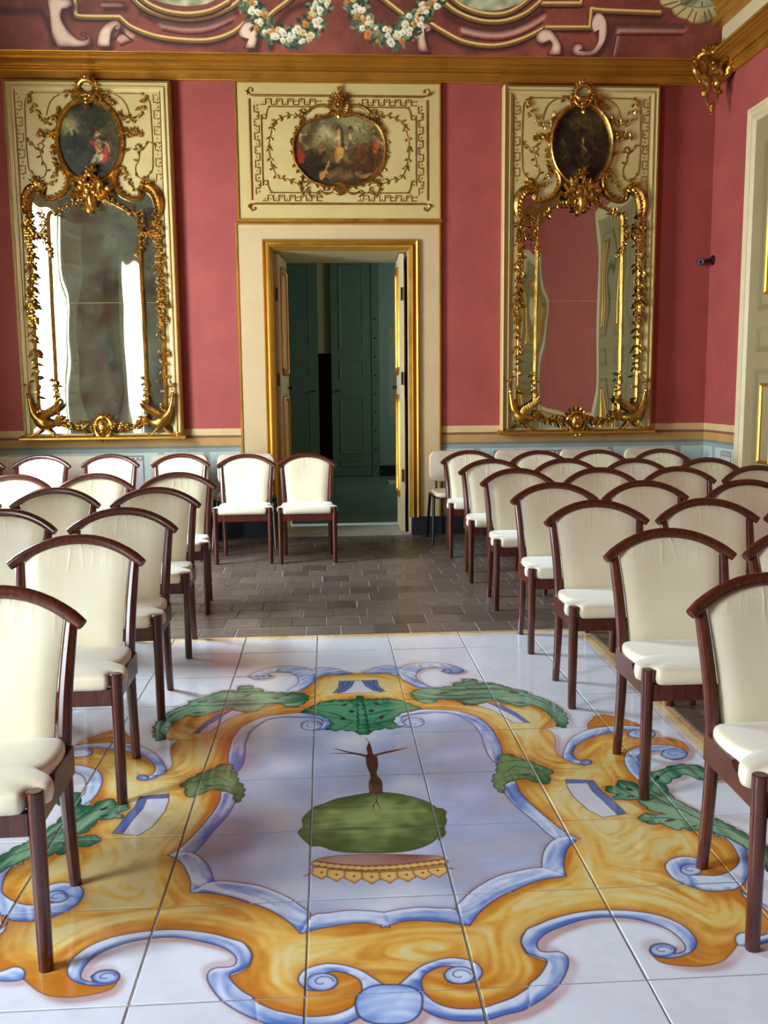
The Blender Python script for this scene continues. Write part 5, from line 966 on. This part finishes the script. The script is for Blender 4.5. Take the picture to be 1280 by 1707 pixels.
pl_ = oval_image('oval_scene_with_figure', 'left', 5)
for o in pm_l.children:
    mt = pl_ if o.name.startswith('oval_painting') else M['mirror_left'] if o.name.startswith('mirror_pane') else None
    if mt: o.data = o.data.copy(); o.data.materials[0] = mt
# ------------------------------------------------------------------ painted and gilded panel over the door
def to(k, s=1, c=.012): return [(s * (u / 1000 - c), z / 1000) for u, z in TM[k]]
od = thing('overdoor_panel', 'cream and gold panel over the doorway with a wide oval figure painting', 'wall panel', (.03, YB, 0))
m = MB().box(-.915, .915, -.025, 0, 2.915, 4.10); m.build('back_panel', M['cream_light'], od)
m = MB(); moulding(m, -.925, .925, 2.905, 4.108, [(0, 0), (0, .03), (.006, .038), (.014, .038), (.02, .024)], 0); m.build('edge_moulding', M['gilt_corn'], od, 30)
m = MB().box(-.93, .93, -.045, 0, 2.892, 2.912); m.build('bottom_moulding', M['gilt_corn'], od)
m = MB(); X, Z0, Z1 = .795, 3.052, 3.982
for a, b in (((-X, Z0 + .03), (-X, Z1 - .03)), ((X, Z0 + .03), (X, Z1 - .03)), ((-X + .03, Z0), (X - .03, Z0)), ((-X + .03, Z1), (X - .03, Z1))): m.relief([a, b], .02, .012, -.025)
for sx in (-1, 1):
    for sz, zc in ((1, Z1), (-1, Z0)):
        q = smooth([(sx * (X - .06), zc), (sx * (X - .01), zc + sz * .005), (sx * (X + .022), zc + sz * .03), (sx * (X + .0), zc + sz * .062), (sx * (X - .03), zc + sz * .05), (sx * (X - .025), zc + sz * .03)], 4); m.relief(q, .014, .012, -.025)
        m.leaf(sx * X, zc, -.03, math.atan2(sz, sx), .05, .03, .02)
m.build('outer_fillet', M['gilt_flat'], od, 40)
m = MB(); IX, I0, I1 = .692, 3.148, 3.888
for a, b in (((-IX, I0 + .06), (-IX, I1 - .07)), ((IX, I0 + .06), (IX, I1 - .07)), ((-IX + .06, I0), (-.10, I0)), ((.10, I0), (IX - .06, I0)), ((-IX + .06, I1), (-.18, I1)), ((.18, I1), (IX - .06, I1))): m.relief([a, b], .011, .01, -.025)
for sx in (-1, 1):
    for sz, zc in ((1, I1), (-1, I0)):
        m.relief(smooth([(sx * IX, zc - sz * .07), (sx * (IX - .005), zc - sz * .10), (sx * (IX - .04), zc - sz * .105), (sx * (IX - .045), zc - sz * .07), (sx * (IX - .02), zc - sz * .07)], 3), .011, .01, -.025)
        m.relief(smooth([(sx * (IX - .045), zc - sz * .07), (sx * (IX - .06), zc - sz * .02), (sx * (IX - .03 - .06), zc)], 3), .009, .01, -.025)
m.build('inner_fillet', M['gilt_flat'], od, 40)
for s in (-1, 1):
    x0, x1 = sorted((s * .755, s * .715)); hx = sorted((s * .70, s * .16))
    for ar in ((3.13, 3.90, x0, x1, 13, True), (*hx, 3.905, 3.953, 11, False), (*hx, 3.078, 3.125, 11, False)):
        m = MB(); meander(m, *ar, .009, .008, -.025, 2); m.build('key_pattern', M['gilt_flat'], od, 40)
for s in (-1, 1):
    m = MB(); q = smooth(to('o_spray', s), 5); m.relief(q, [.009] * len(q), .008, -.025); r = random.Random(6)
    for i in range(2, len(q) - 1, 5):
        a = math.atan2(q[i][1] - q[i - 1][1], q[i][0] - q[i - 1][0])
        for e in (-1, 1): m.leaf(q[i][0], q[i][1], -.027, a + e * r.uniform(.5, 1.0), .042, .02, .012, .2)
    for i in (6, 6 + len(q) // 3, len(q) // 2 + 4, len(q) - 24): m.ball((q[i][0], -.03, q[i][1]), .02, 7, 4, (1, .6, 1))
    m.build('leafy_spray', M['gilt_flat'], od, 40); m = MB()
    q = smooth(to('o_leafl', s), 5); m.relief(q, [.03] * len(q), .02, -.025); m.build('acanthus_leaf', M['gilt_flat'], od, 40); m = MB(); garland(m, to('o_drop', s), -.028, 12, .03, .3, .5, 7)
    m.build('pendant_drop', M['gilt_flat'], od, 40); m = MB(); q = smooth(to('o_foot', s), 5); m.relief(q, [.016] * len(q), .014, -.025); m.build('shell_scroll', M['gilt_flat'], od, 40); m = MB()
    m.relief([(s * .33, 3.12), (s * .36, 3.20), (s * .33, 3.27)], .01, .012, -.025); garland(m, [(s * .33, 3.12), (s * .36, 3.20), (s * .33, 3.27)], -.028, 14, .03, .3, .6, 17); m.build('corner_spray', M['gilt_flat'], od, 40); m = MB(); m.relief([(s * .33, 3.87), (s * .36, 3.80), (s * .32, 3.76)], .01, .012, -.025); garland(m, [(s * .33, 3.87), (s * .36, 3.80), (s * .32, 3.76)], -.028, 14, .03, .3, .6, 18)
    m.build('corner_spray', M['gilt_flat'], od, 40)
ov = to('o_oval', 1, .0); N = len(ov)
ocx = sum(p[0] for p in ov) / N; ov = [(u - ocx, z) for u, z in ov]; ovs = smooth(ov, 3, True)
zc = sum(p[1] for p in ov) / N; n = len(ovs); m = MB()
m.add([(0, -.030, zc)] + [(a, -.030, b) for a, b in ovs], [(0, 1 + (i + 1) % n, 1 + i) for i in range(n)])
hw, hh = max(abs(p[0]) for p in ov) * 1.03, max(abs(p[1] - zc) for p in ov) * 1.04
m.build('oval_painting', image_material('wide_figure_scene', paint_oval(0, zc, hw, hh, SCENES['overdoor'], 9), (0, -hw, hw, 2, zc - hh, zc + hh, 'Object'), .42, .35), od)
m = MB(); m.relief(ovs, .03, .03, -.022, True)
for k, i in enumerate(range(0, n, 1)):
    a, b = ovs[i]
    if b > zc + .12: m.ball((a * 1.03, -.05, zc + (b - zc) * 1.03), .014, 6, 4)
m.build('oval_frame', M['gilt'], od, 40)
m = MB(); r = random.Random(3)
for i in range(0, n, 1):
    a, b = ovs[i]; an = math.atan2(b - zc, a)
    if i % 2: m.leaf(a * 1.04, zc + (b - zc) * 1.04, -.026, an + r.choice((-1, 1)) * r.uniform(.6, 1.3), .042, .022, .018, .4)
m.build('oval_foliage', M['gilt_flat'], od, 40)
m = MB()
for a in range(0, 360, 18): m.leaf(.055 * math.cos(math.radians(a)), 3.905 + .055 * math.sin(math.radians(a)), -.03, math.radians(a), .055, .026, .03, .5)
for a in range(0, 360, 45): m.ball((.03 * math.cos(math.radians(a)), -.055, 3.905 + .03 * math.sin(math.radians(a))), .017, 6, 4)
m.ball((0, -.06, 3.905), .022, 7, 5); m.leaf(0, 3.87, -.04, -PI / 2, .09, .06, .03); garland(m, [(0, 3.95), (0, 4.0), (0, 4.04)], -.035, 20, .035, .4, .6, 8)
for s in (-1, 1): garland(m, [(s * .02, 3.96), (s * .07, 3.98)], -.035, 10, .03, .4, .6, 9)
m.build('flower_crest', M['gilt'], od, 45)
m = MB(); m.ball((0, -.03, 3.185), .07, 12, 7, (1, .4, .9))
for a in range(15, 170, 17): m.tube([(0, -.055, 3.14), (.06 * math.cos(math.radians(a)), -.05, 3.16 + .07 * math.sin(math.radians(a)))], [.006, .012], 5)
m.build('shell', M['gilt'], od, 45)
# ------------------------------------------------------------------ gilded cartouche in the corner of the cornice
cc = thing('corner_cartouche', 'gilded openwork carving hanging over the cornice in the far right corner', 'carving', (3.33, 8.32, -.03), -.35)
m = MB()
for s in (-1, 1):
    q = [(s * a, -.03 - .02 * math.sin(i * .5), b) for i, (a, b) in enumerate(smooth([(.03, 4.30), (.09, 4.31), (.145, 4.26), (.15, 4.19), (.12, 4.13), (.06, 4.08), (.035, 4.04), (.045, 3.99), (.075, 3.97)], 5))]; k = len(q)
    m.tube(q, [.018 + .02 * math.sin(PI * i / k) for i in range(k)], 8)
    q = [(s * a, -.05, b) for a, b in smooth([(.11, 4.25), (.07, 4.22), (.06, 4.16), (.085, 4.12), (.03, 4.09), (0, 4.06)], 5)]; k = len(q); m.tube(q, [.010 + .006 * math.sin(PI * i / k) for i in range(k)], 7)
    for j in range(6): m.leaf(s * (.13 - .012 * j), 4.28 - .04 * j, -.03, s * .3 if s > 0 else PI - .3, .05, .03, .03, .5)
    q = [(s * a, -.03, b) for a, b in smooth([(.0, 4.04), (.03, 3.99), (.045, 3.93), (.03, 3.88), (0, 3.86)], 5)]; m.tube(q, .012, 7)
for a in range(20, 161, 20): m.leaf(.02 * math.cos(math.radians(a)), 4.31, -.02, math.radians(a), .085, .036, .05, .8)
for z, r_ in ((4.31, .03), (4.22, .018), (4.17, .02), (4.05, .022), (3.86, .02), (3.82, .016), (3.79, .010)): m.ball((0, -.055, z), r_, 8, 6)
m.build('scrollwork', M['gilt'], cc, 45)
m = MB(); m.leaf(0, 3.90, -.03, -PI / 2, .09, .05, .04, .4); garland(m, [(0, 4.2), (0, 4.1), (0, 4.0)], -.05, 18, .035, .5, .8, 77); m.build('foliage', M['gilt'], cc, 45)
m = MB().box(-.05, .05, -.01, .20, 4.14, 4.20); m.build('wall_bracket', M['gilt_corn'], cc)
# ------------------------------------------------------------------ small security camera on the right wall
sv = thing('security_camera', 'small dark round-bodied camera on a stalk on the right wall', 'camera', (XR, 8.56, 2.545))
MB().loft([[(-.0 - d, r_ * math.cos(a), r_ * math.sin(a)) for a in [2 * PI * i / 14 for i in range(14)]] for d, r_ in ((0, .045), (.012, .045), (.025, .025), (.03, .014))]).build('wall_plate', M['plastic'], sv, 40)
MB().tube([(-.02, 0, 0), (-.06, -.005, -.002), (-.085, -.01, -.015)], .013, 8).build('stalk', M['plastic'], sv, 40)
ax = Vector((-.35, -.93, -.12)).normalized(); c0 = Vector((-.115, .02, -.012))
bd = MB().tube([c0 - ax * .03, c0 - ax * .025, c0 + ax * .07, c0 + ax * .085, c0 + ax * .083], [.02, .03, .033, .036, .030], 14).build('camera_body', M['plastic'], sv, 40)
lm_ = MB(); u = ax.cross(Vector((0, 0, 1))).normalized(); v_ = u.cross(ax)
for i in range(10):
    if i in (7,): continue
    p = c0 + ax * .084 + u * .023 * math.cos(2 * PI * i / 10) + v_ * .023 * math.sin(2 * PI * i / 10); lm_.ball(p, .0048, 6, 4)
lm_.build('diode_ring', M['led'], bd, 40)
# ------------------------------------------------------------------ dark wood chairs with cream satin seats and backs
def post_path(s):
    return [(s * .190, .392, 0), (s * .1885, .372, .16), (s * .189, .356, .32), (s * .192, .352, .43), (s * .197, .372, .56), (s * .204, .405, .68), (s * .209, .430, .755)]
def crest_path(n=17):
    out = []
    for i in range(n):
        a = -1 + 2 * i / (n - 1); out.append((.243 * a, .455 - .045 * a * a, .836 - .088 * abs(a) ** 2.15))
    return out
def make_chair(label):
    t = thing('dining_chair', label, 'chair', (0, 0, 0), 0, 'dark wood chairs set out in rows')
    for s in (-1, 1):
        MB().tube([(s * .2165, .004, 0), (s * .2165, .004, .004), (s * .2165, .003, .445), (s * .2165, .003, .452), (s * .2165, .003, .4545)], [.0165, .018, .0205, .0205, .017], 14).build('front_leg', M['wood'], t, 35)
        q = [tuple(p) for p in smooth([(a, b, c) for a, b, c in post_path(s)], 3)]; n = len(q)
        MB().tube(q, [(.0165 + .005 * math.sin(PI * i / n), .0165 + .003 * math.sin(PI * i / n)) for i in range(n)], 10).build('back_post', M['wood'], t, 35)
    q = crest_path(); cr = MB(); cr.tube(q, [.0165] + [.0195] * 15 + [.0165], 12)
    cr.build('top_rail', M['wood'], t, 35)
    # upholstered back: follows the posts and the curve of the rail
    NX, NZ = 12, 12; F = MB(); front = []; back = []
    px = [p[2] for p in post_path(1)]; py = [p[1] for p in post_path(1)]; pxx = [p[0] for p in post_path(1)]
    def panel(u, v, side, edge):
        a = u * 1.0; zt = .836 - .088 * abs(.243 and a * .80) ** 2.15 - .006; z = .438 + (zt - .438) * v
        hw = float(np.interp(z, px, pxx)) - .026 + .006 * v; x = hw * a
        yc = float(np.interp(z, px + [.84], py + [.456])) - .004; bow = .018 * (1 - a * a) * (.3 + .7 * v)
        th = .019 * (max(0, 1 - abs(a) ** 5)) ** .5 * (1 - max(0, (v - .9) / .1) ** 2 * .45) * (1 - max(0, (.08 - v) / .08) ** 2 * .5) + .004
        return (x, yc + bow + side * th, z)
    g = lambda side: [[panel(-1 + 2 * i / NX, j / NZ, side, 0) for i in range(NX + 1)] for j in range(NZ + 1)]
    A, B = g(-1), g(1); vs = [p for r in A for p in r] + [p for r in B for p in r]; W = NX + 1; o = W * (NZ + 1); fs = []
    for j in range(NZ):
        for i in range(NX):
            k = j * W + i; fs += [(k, k + 1, k + W + 1, k + W), (o + k, o + k + W, o + k + W + 1, o + k + 1)]
    for i in range(NX): fs += [(i, o + i, o + i + 1, i + 1), (NZ * W + i, NZ * W + i + 1, o + NZ * W + i + 1, o + NZ * W + i)]
    for j in range(NZ):
        k = j * W; fs += [(k, k + W, o + k + W, o + k)]; k += NX; fs += [(k, o + k, o + k + W, k + W)]
    F.add(vs, fs); F.build('backrest', M['fabric'], t, 60)
    # seat: cushion with scalloped sides, notched round the front legs
    half = [(0, -.026), (.10, -.025), (.178, -.022), (.190, -.015), (.193, .002), (.198, .018), (.208, .027), (.222, .030), (.238, .034), (.2425, .048), (.2405, .066), (.232, .088), (.216, .108), (.200, .122), (.190, .134), (.1865, .143), (.192, .150), (.203, .166), (.2095, .19), (.2125, .225), (.2115, .265), (.206, .305), (.194, .334), (.165, .345), (.08, .352), (0, .353)]
    out = [tuple(p) for p in smooth(half, 2)]; out = out + [(-x, y) for x, y in out[-2:0:-1]]
    def ring(k, z, dz=0):
        r = []
        for x, y in out:
            d = math.hypot(x, (y - .16)); f = 1 - k / max(d, .05); r.append((x * f, .16 + (y - .16) * f, z + dz * (1 - min(1, abs(y - .16) / .2)) ))
        return r
    S = MB(); S.loft([ring(.014, .402), ring(.003, .408), ring(-.002, .424), ring(-.001, .442), ring(.002, .449), ring(.008, .454), ring(.02, .457), ring(.06, .460), ring(.12, .461)])
    S.build('seat', M['fabric'], t, 60)
    R_ = MB().box(-.2, .2, -.011, .013, .347, .404); R_.build('front_apron', M['wood'], t)
    for s in (-1, 1):
        pr = MB(); x0, x1 = sorted((s * .198, s * .2185))
        prof_ = [(.02, .35), (.345, .35), (.345, .428), (.19, .428), (.165, .424), (.148, .410), (.135, .402), (.02, .402)]
        n = len(prof_); pr.add([(x0, a, b) for a, b in prof_] + [(x1, a, b) for a, b in prof_], [tuple(range(n)), tuple(range(2 * n - 1, n - 1, -1))] + [(i, (i + 1) % n, n + (i + 1) % n, n + i) for i in range(n)]); pr.build('side_rail', M['wood'], t)
    MB().box(-.185, .185, .335, .357, .35, .415).build('back_apron', M['wood'], t)
    return t
ORD = ('first', 'second', 'third', 'fourth', 'fifth', 'sixth', 'seventh')
CH = [  # block, row from the camera, place from the aisle, x, y, turn
 ('left', 1, 1, -1.045, 2.085, .015), ('left', 2, 1, -1.058, 2.985, .01), ('left', 3, 1, -1.068, 3.785, 0), ('left', 4, 1, -1.082, 4.675, 0), ('left', 5, 1, -1.105, 5.615, .01),
 ('left', 2, 2, -1.60, 2.985, 0), ('left', 3, 2, -1.615, 3.81, .01), ('left', 4, 2, -1.645, 4.74, 0), ('left', 5, 2, -1.64, 5.62, 0), ('left', 4, 3, -2.20, 4.78, 0), ('left', 5, 3, -2.165, 5.64, .01),
 ('door', 0, 2, -.293, 7.255, .02), ('door', 0, 1, -.808, 7.275, -.01), ('door', 0, 3, -1.385, 7.43, -.03), ('door', 0, 4, -1.985, 7.50, -.02), ('door', 0, 5, -2.56, 7.50, -.02), ('door', 0, 6, -3.10, 7.50, 0),
 ('right', 1, 1, 1.115, 2.03, -.02), ('right', 2, 1, 1.136, 2.87, -.01), ('right', 3, 1, 1.128, 3.76, 0), ('right', 4, 1, 1.135, 4.59, 0), ('right', 5, 1, 1.128, 5.54, .01), ('right', 6, 1, 1.10, 6.37, 0), ('right', 7, 1, 1.09, 7.36, 0),
 ('right', 2, 2, 1.66, 2.85, 0), ('right', 3, 2, 1.66, 3.76, 0), ('right', 3, 3, 2.19, 3.77, 0), ('right', 4, 2, 1.668, 4.62, .01), ('right', 4, 3, 2.25, 4.59, 0),
 ('right', 5, 2, 1.67, 5.50, 0), ('right', 5, 3, 2.20, 5.49, 0), ('right', 5, 4, 2.74, 5.49, 0), ('right', 6, 2, 1.655, 6.32, 0), ('right', 6, 3, 2.17, 6.24, .02), ('right', 6, 4, 2.70, 6.20, 0),
 ('right', 7, 2, 1.66, 7.22, 0), ('right', 7, 3, 2.175, 7.22, 0), ('right', 7, 4, 2.72, 7.22, 0)]
def chair_label(b, r, p):
    if b == 'door':
        return {1: 'dark wood chair with white-lit back just left of the doorway, partly over its frame', 2: 'dark wood chair with white-lit back standing in front of the open doorway',
                3: 'brightly lit cream chair below the left mirror, third from the doorway in the rear row', 4: 'brightly lit cream chair below the left mirror, fourth from the doorway in the rear row',
                5: 'brightly lit cream chair below the left mirror, fifth from the doorway in the rear row', 6: 'dark wood chair at the left edge of the rear row, cut by the frame'}[p]
    if p == 1 and r == 1: return 'dark wood chair nearest the camera on the %s of the aisle, cut by the frame' % b
    if p == 1: return 'dark wood chair with cream back on the aisle, %s row from the camera, %s block' % (ORD[r - 1], b)
    return 'dark wood chair with cream back, %s from the aisle in the %s row, %s block' % (ORD[p - 1], ORD[r - 1], b)
proto = None
for b, r, p, x, y, rz in CH:
    lb = chair_label(b, r, p)
    if proto is None: proto = make_chair(lb); proto.location = (x, y, 0); proto.rotation_euler = (0, 0, rz)
    else: dup(proto, (x, y, 0), rz, lb)
# ------------------------------------------------------------------ stacking chairs along the back wall
def rrect(hx, hz, r, n=5):
    o = []
    for cx, cz, a0 in ((hx - r, hz - r, 0), (-hx + r, hz - r, 90), (-hx + r, -hz + r, 180), (hx - r, -hz + r, 270)):
        for k in range(n + 1): a = math.radians(a0 + 90 * k / n); o.append((cx + r * math.cos(a), cz + r * math.sin(a)))
    return o
def make_stack(label):
    t = thing('stacking_chair', label, 'chair', (0, 0, 0), 0, 'stacking chairs along the back wall')
    B = MB(); q = rrect(.26, .14, .065); lean = lambda z: .06 * (z + .14)
    B.loft([[(a * k, .02 + lean(b * k) - d + .03 * (abs(a) / .26) ** 2 * -1, .672 + b * k) for a, b in q] for k, d in ((.97, -.022), (1, -.012), (1, .006), (.96, .022), (.7, .030), (.3, .033))]); B.build('backrest', M['stackfabric'], t, 45)
    S = MB(); q = rrect(.245, .205, .06); S.loft([[(a * k, -.20 + b * k, z) for a, b in q] for k, z in ((.96, .425), (1, .435), (1, .452), (.96, .466), (.7, .472), (.3, .474))]); S.build('seat', M['stackfabric'], t, 45)
    S = MB(); S.loft([[(a * k, -.20 + b * k, z) for a, b in q] for k, z in ((.7, .405), (.97, .412), (.97, .424), (.9, .425))]); S.build('seat_shell', M['blackmetal'], t, 45)
    for s in (-1, 1):
        MB().tube([(s * .275, -.40, 0), (s * .262, -.35, .25), (s * .255, -.32, .425)], .0135, 8).build('front_leg', M['blackmetal'], t, 40)
        MB().tube([(s * .275, .08, 0), (s * .262, .02, .25), (s * .255, -.03, .425)], .0135, 8).build('rear_leg', M['blackmetal'], t, 40)
        MB().tube([(s * .255, -.335, .425), (s * .256, -.18, .43), (s * .255, -.015, .425)], .013, 8).build('side_bar', M['blackmetal'], t, 40)
        MB().tube([(s * .19, -.12, .415), (s * .19, .0, .425), (s * .19, .035, .48), (s * .19, .045, .60)], .012, 8).build('back_support', M['blackmetal'], t, 40)
    MB().tube([(-.255, -.05, .415), (.255, -.05, .415)], .012, 8).build('cross_bar', M['blackmetal'], t, 40)
    return t
sp = None
for x, lb in ((1.07, 'beige stacking chair with black legs right of the doorway, beside the door frame'), (1.68, 'beige stacking chair back against the wall under the right mirror, left one'),
              (2.29, 'beige stacking chair back against the wall under the right mirror, middle one'), (2.90, 'beige stacking chair back with rounded corner near the far right room corner'),
              (-.865, 'beige stacking chair behind the chair just left of the doorway'), (-1.465, 'beige stacking chair at the right end under the left mirror'),
              (-2.40, 'sunlit beige stacking chair near the left end under the left mirror'), (-3.0, 'shaded beige stacking chair in the far left corner')):
    if sp is None: sp = make_stack(lb); sp.location = (x, 8.38, 0)
    else: dup(sp, (x, 8.38, 0), 0, lb)
